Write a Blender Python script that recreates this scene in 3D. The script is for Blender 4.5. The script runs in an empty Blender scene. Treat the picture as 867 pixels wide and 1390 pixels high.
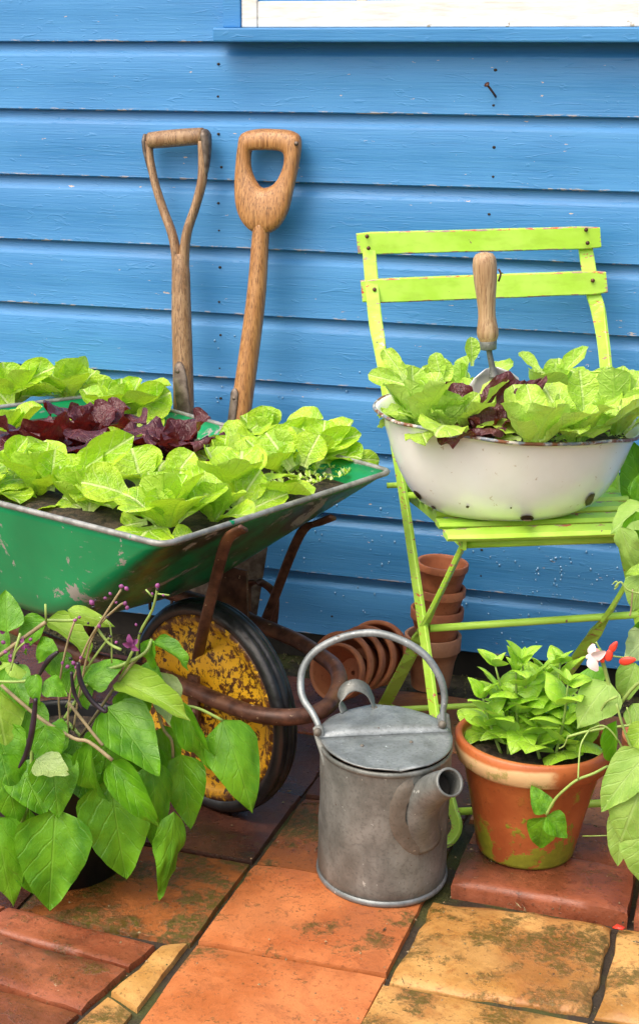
import bpy, bmesh, math, random
from mathutils import Vector, Matrix, noise as mn
R = math.radians
random.seed(7)
sc = bpy.context.scene
V = Vector

# ------------------------------------------------------------------ camera
CAM = V((0.0, -2.94928, 1.13357))
PITCH, YAW, ROLL, FPX = 0.266103, -0.325467, 0.004157, 2264.7
fw = V((math.sin(YAW)*math.cos(PITCH), math.cos(YAW)*math.cos(PITCH), -math.sin(PITCH)))
rt0 = V((math.cos(YAW), -math.sin(YAW), 0)); up0 = rt0.cross(fw)
rt = rt0*math.cos(ROLL) + up0*math.sin(ROLL)
up = -rt0*math.sin(ROLL) + up0*math.cos(ROLL)
cd = bpy.data.cameras.new('camera'); cam = bpy.data.objects.new('camera', cd)
sc.collection.objects.link(cam); sc.camera = cam
cd.sensor_fit = 'VERTICAL'; cd.sensor_height = 24; cd.lens = FPX*24/1390.0
cd.clip_start = 0.05; cd.clip_end = 500
m3 = Matrix((rt, up, -fw)).transposed()
cam.matrix_world = Matrix.Translation(CAM) @ m3.to_4x4()

# ------------------------------------------------------------------ world, sun, exposure
SUN_EL, SUN_AZ = R(56), R(-28)      # azimuth measured from -Y (towards the viewer), positive to +X
sun_dir = V((math.sin(SUN_AZ)*math.cos(SUN_EL), -math.cos(SUN_AZ)*math.cos(SUN_EL), math.sin(SUN_EL)))
w = bpy.data.worlds.new("World"); sc.world = w; w.use_nodes = True
wn = w.node_tree; bg = wn.nodes['Background']
sky = wn.nodes.new('ShaderNodeTexSky'); sky.sky_type = 'NISHITA'; sky.sun_disc = False
sky.sun_elevation = SUN_EL
sky.sun_rotation = math.atan2(sun_dir.x, sun_dir.y)
sky.dust_density = 9.0; sky.air_density = 1.0; sky.ozone_density = 0.6
wn.links.new(sky.outputs[0], bg.inputs[0]); bg.inputs[1].default_value = 0.125
sl = bpy.data.lights.new('sun', 'SUN'); so = bpy.data.objects.new('sun', sl); sc.collection.objects.link(so)
sl.energy = 1.5; sl.angle = R(110); sl.color = (1.0, 0.95, 0.85)
so.rotation_euler = sun_dir.to_track_quat('Z', 'Y').to_euler(); so.location = (0, -3, 5)
sc.view_settings.view_transform = 'Standard'; sc.view_settings.look = 'None'
sc.view_settings.exposure = 0.62; sc.view_settings.gamma = 1

# ------------------------------------------------------------------ helpers
def ray(px, py): return fw + rt*((px-433.5)/FPX) - up*((py-695.0)/FPX)
def at(px, py, Y):                      # the place in the garden at depth Y that the photograph shows there
    d = ray(px, py); return CAM + d*((Y-CAM.y)/d.y)
def atz(px, py, z):
    d = ray(px, py); return CAM + d*((z-CAM.z)/d.z)
col = sc.collection

def wpos(o):
    p = V((0, 0, 0))
    while o: p += V(o.location); o = o.parent
    return p
def new_obj(name, me, parent=None):
    o = bpy.data.objects.new(name, me); col.objects.link(o)
    if parent: o.parent = parent
    return o
def mk(name, verts, faces, mat, parent=None, smooth=True, uvs=None, sharp=None):
    off = wpos(parent) if parent else V((0, 0, 0))
    me = bpy.data.meshes.new(name)
    me.from_pydata([tuple(V(v)-off) for v in verts], [], faces)
    if mat: me.materials.append(mat)
    if uvs:
        ul = me.uv_layers.new(name='UVMap')
        for l in me.loops: ul.data[l.index].uv = uvs[l.vertex_index]
    me.validate()
    bm = bmesh.new(); bm.from_mesh(me); bmesh.ops.recalc_face_normals(bm, faces=bm.faces)
    bm.to_mesh(me); bm.free()
    if smooth:
        for p in me.polygons: p.use_smooth = True
        if sharp is not None: me.set_sharp_from_angle(angle=R(sharp))
    return new_obj(name, me, parent)
def root(name, loc, label, cat, group=None):
    o = new_obj(name, None); o.location = loc; o['label'] = label; o['category'] = cat
    if group: o['group'] = group
    return o
def tag(o, label, cat, group=None, kind=None):
    o['label'] = label; o['category'] = cat
    if group: o['group'] = group
    if kind: o['kind'] = kind
    return o

class G:                                 # geometry collector
    def __init__(s): s.v = []; s.f = []
    def add(s, v, f):
        n = len(s.v); s.v += [V(x) for x in v]; s.f += [tuple(i+n for i in q) for q in f]; return s
    def box(s, c, hx, hy, hz, ax=None):
        ax = ax or (V((1,0,0)), V((0,1,0)), V((0,0,1))); c = V(c)
        v = [c + ax[0]*hx*i + ax[1]*hy*j + ax[2]*hz*k for i in (-1,1) for j in (-1,1) for k in (-1,1)]
        return s.add(v, [(0,1,3,2),(4,6,7,5),(0,4,5,1),(2,3,7,6),(0,2,6,4),(1,5,7,3)])
    def obj(s, name, mat, parent=None, **k): return mk(name, s.v, s.f, mat, parent, **k)

def catmull(P, n=6):
    P = [V(p) for p in P]; out = []
    for i in range(len(P)-1):
        a = P[max(i-1, 0)]; b = P[i]; c = P[i+1]; d = P[min(i+2, len(P)-1)]
        for k in range(n):
            t = k/n
            out.append(0.5*((2*b) + (c-a)*t + (2*a-5*b+4*c-d)*t*t + (3*b-a-3*c+d)*t**3))
    out.append(P[-1]); return out
def lerp_list(L, m):                     # resample list of numbers to m values
    out = []
    for i in range(m):
        t = i*(len(L)-1)/(m-1); k = min(int(t), len(L)-2); out.append(L[k]+(L[k+1]-L[k])*(t-k))
    return out
def sweep(P, prof, sides=None, scale=None, caps=True, closed=False):
    # prof: list of (a,b) around; a along side vector, b along normal
    g = G(); n = len(P); m = len(prof); P = [V(p) for p in P]
    vs = []; prev = None
    for i in range(n):
        if closed: t = (P[(i+1) % n]-P[i-1]).normalized()
        else: t = (P[min(i+1, n-1)]-P[max(i-1, 0)]).normalized()
        if sides: sd = V(sides[i]) if isinstance(sides, list) else V(sides)
        else:
            sd = prev if prev is not None else (V((0,0,1)) if abs(t.z) < .9 else V((1,0,0)))
        sd = (sd - t*sd.dot(t)).normalized(); prev = sd
        nn = t.cross(sd)
        k = scale[i] if scale else 1
        ka, kb = k if isinstance(k, tuple) else (k, k)
        vs += [P[i]+sd*a*ka+nn*b*kb for a, b in prof]
    fs = []
    for i in range(n if closed else n-1):
        for j in range(m):
            a = i*m+j; b = i*m+(j+1) % m; c = ((i+1) % n)*m+(j+1) % m; d = ((i+1) % n)*m+j
            fs.append((a, b, c, d))
    if caps and not closed: fs += [tuple(range(m)), tuple(range((n-1)*m, n*m))]
    return g.add(vs, fs)
def circ(r, m=10, rb=None): return [(r*math.cos(2*math.pi*i/m), (rb or r)*math.sin(2*math.pi*i/m)) for i in range(m)]
def rrect(a, b, c=.25):                  # chamfered rectangle, half sizes a, b
    k = c*min(a, b); return [(a-k, -b), (a, -b+k), (a, b-k), (a-k, b), (-a+k, b), (-a, b-k), (-a, -b+k), (-a+k, -b)]
def tube(P, r, m=10, n=6, closed=False, caps=True):
    if closed:
        Q = P
    else: Q = catmull(P, n) if n > 1 and len(P) > 2 else [V(p) for p in P]
    rr = lerp_list(r, len(Q)) if isinstance(r, list) else None
    return sweep(Q, circ(1 if rr else r, m), scale=rr, caps=caps, closed=closed)
def lathe(prof, c, M=None, seg=40, ex=1, ey=1, close=False, wob=0, seed=0):
    g = G(); c = V(c); vs = []
    for r, z in prof:
        for j in range(seg):
            t = 2*math.pi*j/seg
            k = 1 + (wob*mn.noise(V((math.cos(t)*1.3+seed, math.sin(t)*1.3, z*6))) if wob else 0)
            p = V((r*ex*k*math.cos(t), r*ey*k*math.sin(t), z))
            vs.append(c + (M @ p if M else p))
    fs = []
    for i in range(len(prof)-1):
        for j in range(seg): fs.append((i*seg+j, i*seg+(j+1) % seg, (i+1)*seg+(j+1) % seg, (i+1)*seg+j))
    if close: fs += [tuple(range(seg)), tuple(range((len(prof)-1)*seg, len(prof)*seg))]
    return g.add(vs, fs)
def bevel(o, w_=.002, seg=2):
    b = o.modifiers.new('bevel', 'BEVEL'); b.width = w_; b.segments = seg; b.limit_method = 'ANGLE'; b.angle_limit = R(40); return o

# ------------------------------------------------------------------ material helpers
class MT:
    def __init__(s, name):
        s.m = bpy.data.materials.new(name); s.m.use_nodes = True; s.t = s.m.node_tree; s.n = s.t.nodes; s.l = s.t.links
        s.p = s.n['Principled BSDF']; s.out = s.n['Material Output']
        s.tc = s.n.new('ShaderNodeTexCoord'); s.geo = None
    def put(s, sock, v):
        if hasattr(v, 'node') or isinstance(v, bpy.types.NodeSocket): s.l.new(v, sock)
        else: sock.default_value = v if not isinstance(v, tuple) or len(v) == 4 or sock.type != 'RGBA' else (*v, 1)
    def vec(s, kind='Object', scale=(1,1,1), loc=(0,0,0), rand=False, rot=(0,0,0)):
        mp = s.n.new('ShaderNodeMapping'); s.l.new(s.tc.outputs[kind], mp.inputs[0])
        mp.inputs['Scale'].default_value = scale; mp.inputs['Location'].default_value = loc; mp.inputs['Rotation'].default_value = rot
        o = mp.outputs[0]
        if rand:
            oi = s.n.new('ShaderNodeObjectInfo'); ml = s.n.new('ShaderNodeMath'); ml.operation = 'MULTIPLY'; ml.inputs[1].default_value = 57.0
            s.l.new(oi.outputs['Random'], ml.inputs[0]); va = s.n.new('ShaderNodeVectorMath'); va.operation = 'ADD'
            s.l.new(o, va.inputs[0]); s.l.new(ml.outputs[0], va.inputs[1]); o = va.outputs[0]
        return o
    def rnd(s): return s.n.new('ShaderNodeObjectInfo').outputs['Random']
    def noise(s, v, scale=5, detail=4, rough=.55, dist=0):
        n = s.n.new('ShaderNodeTexNoise'); s.l.new(v, n.inputs['Vector']); n.inputs['Scale'].default_value = scale
        n.inputs['Detail'].default_value = detail; n.inputs['Roughness'].default_value = rough; n.inputs['Distortion'].default_value = dist
        return n.outputs['Fac']
    def voro(s, v, scale=5, feat='F1', rnd_=1):
        n = s.n.new('ShaderNodeTexVoronoi'); s.l.new(v, n.inputs['Vector']); n.feature = feat; n.inputs['Scale'].default_value = scale
        n.inputs['Randomness'].default_value = rnd_; return n.outputs['Distance']
    def ramp(s, f, stops, interp='LINEAR'):
        r = s.n.new('ShaderNodeValToRGB'); s.l.new(f, r.inputs[0]); cr = r.color_ramp; cr.interpolation = interp
        while len(cr.elements) < len(stops): cr.elements.new(.5)
        for e, (p, c) in zip(cr.elements, stops):
            e.position = p; e.color = (c, c, c, 1) if not isinstance(c, tuple) else (*c, 1)
        return r.outputs[0]
    def mix(s, f, a, b, blend='MIX'):
        n = s.n.new('ShaderNodeMix'); n.data_type = 'RGBA'; n.blend_type = blend
        s.put(n.inputs[0], f); s.put(n.inputs[6], a); s.put(n.inputs[7], b); return n.outputs[2]
    def math(s, op, a, b=0, c=0):
        n = s.n.new('ShaderNodeMath'); n.operation = op; s.put(n.inputs[0], a); s.put(n.inputs[1], b)
        if op in ('SMOOTHSTEP', 'MULTIPLY_ADD', 'COMPARE'): s.put(n.inputs[2], c)
        return n.outputs[0]
    def step(s, x, lo, hi):              # smooth 0..1
        n = s.n.new('ShaderNodeMapRange'); n.interpolation_type = 'SMOOTHSTEP'; s.put(n.inputs[0], x)
        n.inputs[1].default_value = lo; n.inputs[2].default_value = hi; return n.outputs[0]
    def sep(s, v):
        n = s.n.new('ShaderNodeSeparateXYZ'); s.l.new(v, n.inputs[0]); return n.outputs
    def bump(s, h, st=.3, d=.002, base=None):
        n = s.n.new('ShaderNodeBump'); n.inputs['Strength'].default_value = st; n.inputs['Distance'].default_value = d
        s.l.new(h, n.inputs['Height'])
        if base: s.l.new(base, n.inputs['Normal'])
        return n.outputs[0]
    def done(s, color, rough=.5, metal=0, normal=None, coat=0, spec=.5, sss=0):
        s.put(s.p.inputs['Base Color'], color); s.put(s.p.inputs['Roughness'], rough); s.put(s.p.inputs['Metallic'], metal)
        s.p.inputs['Coat Weight'].default_value = coat; s.p.inputs['Coat Roughness'].default_value = .15
        s.p.inputs['Specular IOR Level'].default_value = spec
        if normal: s.l.new(normal, s.p.inputs['Normal'])
        return s.m
    def translucent(s, color, fac=.35, normal=None):
        tr = s.n.new('ShaderNodeBsdfTranslucent'); s.put(tr.inputs[0], color)
        if normal: s.l.new(normal, tr.inputs['Normal'])
        mx = s.n.new('ShaderNodeMixShader'); mx.inputs[0].default_value = fac
        s.l.new(s.p.outputs[0], mx.inputs[1]); s.l.new(tr.outputs[0], mx.inputs[2]); s.l.new(mx.outputs[0], s.out.inputs[0])
        return s.m

# ------------------------------------------------------------------ materials
def m_wall():
    m = MT('blue_paint'); v = m.vec('Object', (1, 1, 1), rand=True)
    g = m.noise(m.vec('Object', (2.2, 40, 70), rand=True), 3, 6, .6, .6)
    g2 = m.noise(m.vec('Object', (6, 60, 160), rand=True), 3, 4, .6, .3)
    big = m.noise(v, 3.0, 3)
    c = m.mix(m.step(big, .35, .7), (.034, .208, .500), (.052, .252, .570))
    c = m.mix(m.math('MULTIPLY', m.step(g, .35, .75), .35), c, m.mix(.5, c, (.115, .36, .60)))
    c = m.mix(m.math('MULTIPLY', m.step(g, .42, .34), .30), c, (.022, .15, .34))
    c = m.mix(m.math('MULTIPLY', m.step(g2, .60, .74), .18), c, (.14, .38, .62))
    x, y, z = m.sep(m.tc.outputs['UV'])
    edge = m.math('SUBTRACT', 1, m.step(y, .0, .07))
    ch = m.noise(m.vec('Object', (9, 30, 45), rand=True), 4, 5, .7)
    ch1 = m.math('MULTIPLY', m.step(ch, .55, .58), edge)
    ch2 = m.step(m.noise(m.vec('Object', (14, 30, 60), (3, 1, 2), rand=True), 2.2, 4, .6), .715, .725)
    c = m.mix(m.math('MAXIMUM', ch1, ch2), c, (.56, .45, .37))
    h = m.math('ADD', m.math('MULTIPLY', g, 1.0), m.math('MULTIPLY', g2, .6))
    h = m.math('SUBTRACT', h, m.math('MULTIPLY', ch2, .7))
    kn = m.noise(m.vec('Object', (7, 30, 30), (1, 5, 2), rand=True), 2.0, 3, .5, 2.5); h = m.math('ADD', h, m.math('MULTIPLY', m.step(kn, .60, .72), .8))
    n = m.bump(h, .42, .0014)
    return m.done(c, m.mix(m.step(big, .3, .7), (.42,)*3, (.56,)*3), 0, n, spec=.45)
M_WALL = m_wall()
def m_plain(name, c, rough=.5, metal=0, var=.15, sc_=20, bump=.2, coat=0):
    m = MT(name); v = m.vec('Object', rand=True); n = m.noise(v, sc_, 5)
    d = tuple(x*(1-var) for x in c); e = tuple(min(1, x*(1+var)) for x in c)
    return m.done(m.mix(m.step(n, .3, .7), d, e), rough, metal, m.bump(n, bump, .002), coat=coat)
def m_white():
    m = MT('white_paint'); v = m.vec('Object'); n = m.noise(m.vec('Object', (4, 20, 30)), 5, 5, .6)
    n2 = m.noise(v, 30, 4)
    c = m.mix(m.step(n, .4, .7), (.80, .79, .74), (.66, .63, .56))
    c = m.mix(m.step(n2, .70, .73), c, (.42, .33, .22))
    return m.done(c, .5, 0, m.bump(n, .4, .002))
M_WHITE = m_white()
M_DARK = m_plain('dark_plinth', (.022, .018, .015), .8, 0, .3, 30, .5)
def m_wood(name, a, b, dark, grain=(18, 18, 1.4), rough=.5, wear=.0):
    m = MT(name); v = m.vec('Object', grain); n = m.noise(v, 6, 6, .62, 1.2)
    wv = m.noise(m.vec('Object', (grain[0]*3.4, grain[1]*3.4, grain[2]*1.2)), 9, 3, .6)
    big = m.noise(m.vec('Object'), 9, 4)
    c = m.mix(m.step(n, .35, .68), a, b)
    c = m.mix(m.math('MULTIPLY', m.step(wv, .53, .66), .85), c, dark)
    gr_ = m.noise(m.vec('Object', (grain[0]*.7, grain[1]*.7, grain[2]*.5)), 14, 2, .5, 2.0); c = m.mix(m.math('MULTIPLY', m.step(gr_, .56, .62), .5), c, dark)
    c = m.mix(m.math('MULTIPLY', m.step(big, .52, .75), .55), c, dark)
    return m.done(c, rough, 0, m.bump(wv, .35, .0015))
M_SPADE = m_wood('golden_wood', (.37, .17, .055), (.50, .26, .10), (.13, .055, .02), rough=.38)
M_FORK = m_wood('grey_brown_wood', (.26, .145, .07), (.42, .27, .15), (.10, .055, .03), rough=.48)
M_ASH = m_wood('worn_pale_wood', (.40, .25, .13), (.55, .39, .23), (.22, .12, .06), rough=.5)
def m_iron(name='dark_iron', c1=(.10, .075, .06), c2=(.22, .18, .15), rough=.5, metal=.5):
    m = MT(name); n = m.noise(m.vec('Object', rand=True), 60, 5); 
    return m.done(m.mix(m.step(n, .35, .65), c1, c2), rough, metal, m.bump(n, .3, .001))
M_IRON = m_iron()
def m_rust():
    m = MT('rusty_iron'); v = m.vec('Object'); n = m.noise(v, 45, 6, .65); b = m.noise(v, 11, 4)
    c = m.mix(m.step(n, .35, .65), (.055, .022, .014), (.135, .058, .036))
    c = m.mix(m.step(b, .52, .7), c, (.19, .085, .04)); c = m.mix(m.step(m.noise(v, 120, 3), .68, .72), c, (.36, .24, .15))
    return m.done(c, m.mix(n, (.3,)*3, (.6,)*3), .25, m.bump(n, .5, .0015), spec=.5)
M_RUST = m_rust()
def m_tray():
    m = MT('chipped_green_paint'); v = m.vec('Object')
    n = m.noise(v, 14, 7, .72, .4); b = m.noise(v, 5, 3); f = m.noise(m.vec('Object', (1, 1, 3), rot=(.6, .3, .2)), 60, 3)
    x, y, z = m.sep(m.tc.outputs['UV'])       # x: amount of brown wear with painted shade, stored per vertex, 0 side panel, 1 front panel
    g = m.mix(m.step(b, .35, .65), (.002, .21, .075), (.004, .28, .10))
    g = m.mix(m.math('MULTIPLY', x, m.step(m.noise(v, 7, 6, .65), .38, .62)), g, (.035, .040, .018))  # front panel browned by wear and darkened for its downward-facing shade
    n = m.math('ADD', n, m.math('MULTIPLY', m.step(b, .50, .62), .05)); c = m.mix(m.step(n, .588, .604), g, (.30, .285, .26))
    c = m.mix(m.math('MULTIPLY', m.step(f, .66, .70), m.step(b, .45, .6)), c, (.20, .26, .22))
    return m.done(c, m.mix(m.step(n, .5, .7), (.28,)*3, (.55,)*3), .0, m.bump(m.math('SUBTRACT', m.noise(v, 9, 3), m.math('MULTIPLY', m.step(n, .66, .685), .2)), .35, .004), spec=.5)
M_TRAY = m_tray()
def m_rim():
    m = MT('worn_tray_rim'); n = m.noise(m.vec('Object'), 22, 5, .65)
    c = m.mix(m.step(n, .63, .65), m.mix(m.step(m.noise(m.vec('Object'), 50, 4), .4, .6), (.23, .24, .23), (.36, .37, .36)), (.0, .30, .13))
    return m.done(c, .45, .35, m.bump(n, .3, .002))
M_RIM = m_rim()
def m_yellow():
    m = MT('rusty_yellow_paint'); v = m.vec('Object'); n = m.noise(v, 95, 5, .7); b = m.noise(v, 9, 4, .6); s_ = m.noise(v, 38, 5, .7)
    x, y, z = m.sep(m.tc.outputs['UV'])       # y: distance from the hub, 0..1
    base = m.mix(m.step(b, .35, .65), (.66, .33, .010), (.80, .46, .02))
    thr = m.math('SUBTRACT', n, m.math('MULTIPLY', m.math('SUBTRACT', .62, b), .35))
    c = m.mix(m.step(thr, .452, .53), base, (.10, .032, .008))
    c = m.mix(m.step(s_, .555, .62), c, (.055, .02, .010))
    c = m.mix(m.math('MULTIPLY', m.step(y, .86, .99), m.step(n, .40, .5)), c, (.09, .03, .012))
    return m.done(c, .38, 0, m.bump(thr, .3, .0015), spec=.5)
M_YEL = m_yellow()
M_TYRE = m_plain('black_rubber', (.014, .014, .015), .32, 0, .4, 45, .9)
def m_lime():
    m = MT('chipped_lime_paint'); v = m.vec('Object', (1, 1, 1), rand=True)
    n = m.noise(m.vec('Object', (5, 5, 22), rand=True), 9, 5, .65); b = m.noise(v, 14, 4)
    fl = m.noise(v, 50, 4, .7)
    c = m.mix(m.step(b, .35, .65), (.43, .75, .065), (.53, .84, .12))
    gm = m.noise(m.vec('Object', (3, 3, 9), rand=True), 6, 5, .6); c = m.mix(m.math('MULTIPLY', m.step(gm, .48, .7), .4), c, (.33, .56, .05))
    c = m.mix(m.step(fl, .695, .705), c, (.22, .14, .10))
    x, y, z = m.sep(m.tc.outputs['UV'])       # x: 1 on the worn edges
    e = m.step(m.math('SUBTRACT', n, m.math('MULTIPLY', m.math('SUBTRACT', 1, x), .45)), .50, .53)
    c = m.mix(e, c, m.ramp(m.noise(v, 30, 3), [(0, (.16, .12, .10)), (.45, (.45, .30, .24)), (.56, (.62, .07, .03)), (.62, (.50, .42, .38))]))
    return m.done(c, .38, 0, m.bump(m.math('ADD', fl, b), .25, .0015), spec=.45)
M_LIME = m_lime()
def m_enamel():
    m = MT('cream_enamel'); v = m.vec('Object'); n = m.noise(v, 9, 5, .6); f = m.noise(v, 90, 4, .6)
    c = m.mix(m.step(n, .42, .72), (.93, .94, .92), (.88, .89, .85))
    c = m.mix(m.math('MULTIPLY', m.step(f, .66, .72), .6), c, (.50, .40, .28))
    c = m.mix(m.step(m.noise(v, 26, 3), .76, .765), c, (.045, .03, .02))
    return m.done(c, .22, 0, m.bump(n, .12, .004), coat=.3)
M_ENAMEL = m_enamel()
def m_rustrim():
    m = MT('rusty_enamel_rim'); v = m.vec('Object'); n = m.noise(v, 38, 5, .7)
    return m.done(m.mix(m.step(n, .44, .52), (.20, .075, .035), m.mix(m.step(m.noise(v, 90, 3), .45, .6), (.20, .24, .30), (.62, .58, .52))), .35, .1, m.bump(n, .4, .002))
M_RRIM = m_rustrim()
M_CHIP = m_plain('bare_chipped_iron', (.105, .068, .038), .5, .2, .5, 120, .5)
def m_zinc(name, lo, hi, metal=.55, rough=.42):
    m = MT(name); v = m.vec('Object'); a = m.noise(v, 14, 6, .65, .5); b = m.noise(v, 90, 4); e = m.noise(m.vec('Object', (1, 1, .35)), 26, 5, .6)
    c = m.mix(m.step(a, .35, .68), lo, hi)
    c = m.mix(m.math('MULTIPLY', m.step(e, .54, .7), .3), c, tuple(x*.5 for x in lo)); gg = m.noise(v, 220, 3); c = m.mix(m.math('MULTIPLY', m.step(gg, .5, .66), .35), c, tuple(x*.55 for x in lo))
    c = m.mix(m.step(b, .69, .72), c, tuple(min(1, x*1.9) for x in hi))
    c = m.mix(m.step(m.noise(v, 70, 3), .72, .75), c, (.10, .055, .03))
    return m.done(c, m.mix(a, (rough-.1,)*3, (rough+.2,)*3), metal, m.bump(m.math('ADD', m.math('MULTIPLY', b, .3), a), .25, .003), spec=.5)
M_ZINC = m_zinc('weathered_zinc', (.132, .142, .134), (.250, .265, .255), .30)
M_ZLID = m_zinc('sky_sheen_zinc', (.20, .225, .235), (.36, .40, .42), .5, .42)  # zinc painted paler and bluer to stand for reflected sky
M_SOLDER = m_zinc('dull_solder', (.13, .115, .095), (.20, .185, .16), .25, .6)
def m_terra(name, a, b, dirt, dk=.5, lime=.0):
    m = MT(name); v = m.vec('Object', rand=True); n = m.noise(v, 16, 5, .6); f = m.noise(v, 110, 3); q = m.noise(v, 9, 5, .65)
    c = m.mix(m.step(n, .32, .7), a, b); c = m.mix(m.math('MULTIPLY', m.step(q, .50, .72), dk), c, dirt)
    c = m.mix(m.math('MULTIPLY', m.step(f, .60, .7), .35), c, tuple(x*.4 for x in a))
    if lime: c = m.mix(m.math('MULTIPLY', m.step(m.noise(v, 7, 5, .6), .52, .66), lime), c, (.55, .42, .32))
    return m.done(c, m.mix(n, (.45,)*3, (.75,)*3), 0, m.bump(m.math('ADD', f, n), .25, .0015))
M_TERRA = m_terra('terracotta', (.40, .125, .055), (.54, .20, .09), (.12, .04, .02), .6)
M_TERRA2 = m_terra('pale_terracotta', (.42, .18, .09), (.56, .28, .16), (.17, .075, .04), .5, .35)
def m_pot():
    m = MT('mossy_terracotta'); v = m.vec('Object'); n = m.noise(v, 12, 5); q = m.noise(v, 26, 6, .7); f = m.noise(v, 100, 3)
    x, y, z = m.sep(v)
    c = m.mix(m.step(n, .32, .7), (.33, .080, .022), (.47, .140, .040))
    c = m.mix(m.math('MULTIPLY', m.step(f, .60, .7), .3), c, (.12, .035, .012))
    # dry pale lime deposit on the lower half of the rim band, thickest at its left and front
    side = m.step(m.math('ADD', x, m.math('MULTIPLY', q, .04)), .085, .065)
    band = m.math('MULTIPLY', m.step(m.math('ADD', z, m.math('MULTIPLY', n, .014)), .180, .174), m.step(z, .138, .140))
    pale = m.math('MULTIPLY', band, side)
    pc = m.mix(m.step(q, .56, .66), (.74, .52, .27), (.36, .34, .11))
    c = m.mix(m.math('MULTIPLY', pale, .92), c, pc)
    ms = m.step(m.math('ADD', q, m.math('MULTIPLY', m.step(z, .055, .0), .16)), .56, .60)
    mb = m.math('MULTIPLY', ms, m.step(z, .142, .138))
    c = m.mix(m.math('MULTIPLY', mb, m.step(m.noise(v, 6, 3), .44, .52)), c, m.mix(f, (.13, .16, .012), (.34, .36, .03)))
    return m.done(c, m.mix(n, (.28,)*3, (.5,)*3), 0, m.bump(m.math('ADD', f, m.math('MULTIPLY', mb, 1.5)), .3, .0015), spec=.5)
M_POT = m_pot()
def m_soil():
    m = MT('dark_soil'); v = m.vec('Object'); n = m.noise(v, 70, 6, .75); c = m.mix(m.step(n, .38, .66), (.010, .008, .006), (.085, .058, .038))
    c = m.mix(m.step(m.noise(v, 160, 3), .70, .74), c, (.22, .15, .09))
    return m.done(c, .8, 0, m.bump(n, .9, .006))
M_SOIL = m_soil()
M_PLAST = m_plain('black_plastic', (.010, .011, .014), .35, 0, .2, 20, .1)

def m_leaf(name, lo, hi, vein, freq=6, slope=.9, rough=.4, trans=.35, tcol=None, quilt=.5, vk=.75, base=0, edge=None, back=None, spots=0, vw=1.0):
    m = MT(name); uv = m.tc.outputs['UV']; x, y, z = m.sep(uv)      # uv: x across (leaf widths from midrib), y along
    ax = m.math('ABSOLUTE', x)
    v = m.vec('Object', rand=True); n = m.noise(v, 3.0, 4); r = m.rnd()
    c = m.mix(m.step(n, .3, .7), lo, hi)
    c = m.mix(m.math('MULTIPLY', r, .45), c, hi)
    mid = m.math('SUBTRACT', 1, m.step(ax, .008*vw, .03*vw))
    wob = m.math('MULTIPLY', m.noise(v, 5, 2), .14)
    ph = m.math('FRACT', m.math('MULTIPLY', m.math('ADD', m.math('SUBTRACT', y, m.math('MULTIPLY', ax, slope)), wob), freq))
    d = m.math('ABSOLUTE', m.math('SUBTRACT', ph, .5))
    sv = m.math('SUBTRACT', 1, m.step(d, .02, .10))
    net = m.voro(m.vec('UV', (1, 1, 1), rand=True), freq*3.2, 'DISTANCE_TO_EDGE')
    nt_ = m.math('SUBTRACT', 1, m.step(net, .02, .12))
    veins = m.math('MAXIMUM', mid, m.math('MULTIPLY', sv, .55))
    veins = m.math('MAXIMUM', veins, m.math('MULTIPLY', nt_, .10))
    c = m.mix(m.math('MULTIPLY', veins, vk), c, vein)
    if base: c = m.mix(m.math('MULTIPLY', m.step(y, base, .02), .7), c, vein)
    if edge: c = m.mix(m.step(m.math('ADD', ax, m.math('MULTIPLY', n, .1)), .18, .52), c, edge)
    if spots: c = m.mix(m.step(m.noise(v, 14, 3), .735, .76), c, (.42, .26, .12))
    h = m.math('SUBTRACT', m.math('MULTIPLY', m.noise(m.vec('UV', (1, 1, 1), rand=True), freq*2.6, 2), quilt), m.math('MULTIPLY', veins, .5))
    bn = m.bump(h, .5, .009 if quilt > .6 else .004)
    if back:
        ge = m.n.new('ShaderNodeNewGeometry'); c = m.mix(ge.outputs['Backfacing'], c, back)
    m.done(c, rough, 0, bn, spec=.5)
    return m.translucent(tcol if tcol else m.mix(.5, c, hi), trans, bn)
M_LET = m_leaf('lettuce_leaf', (.20, .46, .010), (.50, .78, .050), (.76, .88, .38), 5, .75, .28, .32, (.58, .86, .03), .8, .8, .40, (.54, .78, .05), (.44, .66, .08), vw=1.5)
M_LETB = m_leaf('young_lettuce_leaf', (.33, .60, .045), (.54, .78, .11), (.72, .88, .36), 5, .75, .36, .30, (.55, .82, .08), .8, .7, .35, (.54, .76, .06), (.46, .68, .14))
M_RED = m_leaf('dark_red_lettuce_leaf', (.060, .018, .024), (.135, .040, .048), (.20, .07, .07), 5, .75, .24, .16, (.40, .03, .02), 1.0, .5, 0, (.085, .022, .034), (.10, .02, .02))
M_BEAN = m_leaf('bean_leaf', (.045, .195, .005), (.16, .43, .014), (.21, .45, .045), 4.6, .95, .40, .26, (.22, .56, .01), .45, .38, 0, None, (.15, .34, .05), vw=.6)
M_BEAN2 = m_leaf('pale_bean_leaf', (.22, .43, .030), (.36, .58, .065), (.44, .62, .16), 4.6, .95, .45, .30, (.40, .60, .06), .45, .4, 0, None, (.33, .46, .17), 1)
M_RUN = m_leaf('soft_runner_bean_leaf', (.21, .42, .055), (.34, .55, .11), (.44, .62, .22), 4.6, .95, .5, .30, (.38, .58, .08), .45, .4, 0, None, (.36, .50, .22), 1)
M_BASIL = m_leaf('glossy_basil_leaf', (.24, .54, .020), (.46, .74, .075), (.50, .74, .18), 3.6, .8, .20, .30, (.42, .74, .03), .5, .5, 0, None, (.36, .58, .12), vw=.6)
M_STEM = m_plain('green_stem', (.26, .38, .09), .5, 0, .25, 30, .1)
M_STEMP = m_plain('pinkish_stem', (.30, .24, .13), .5, 0, .3, 30, .1)
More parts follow.
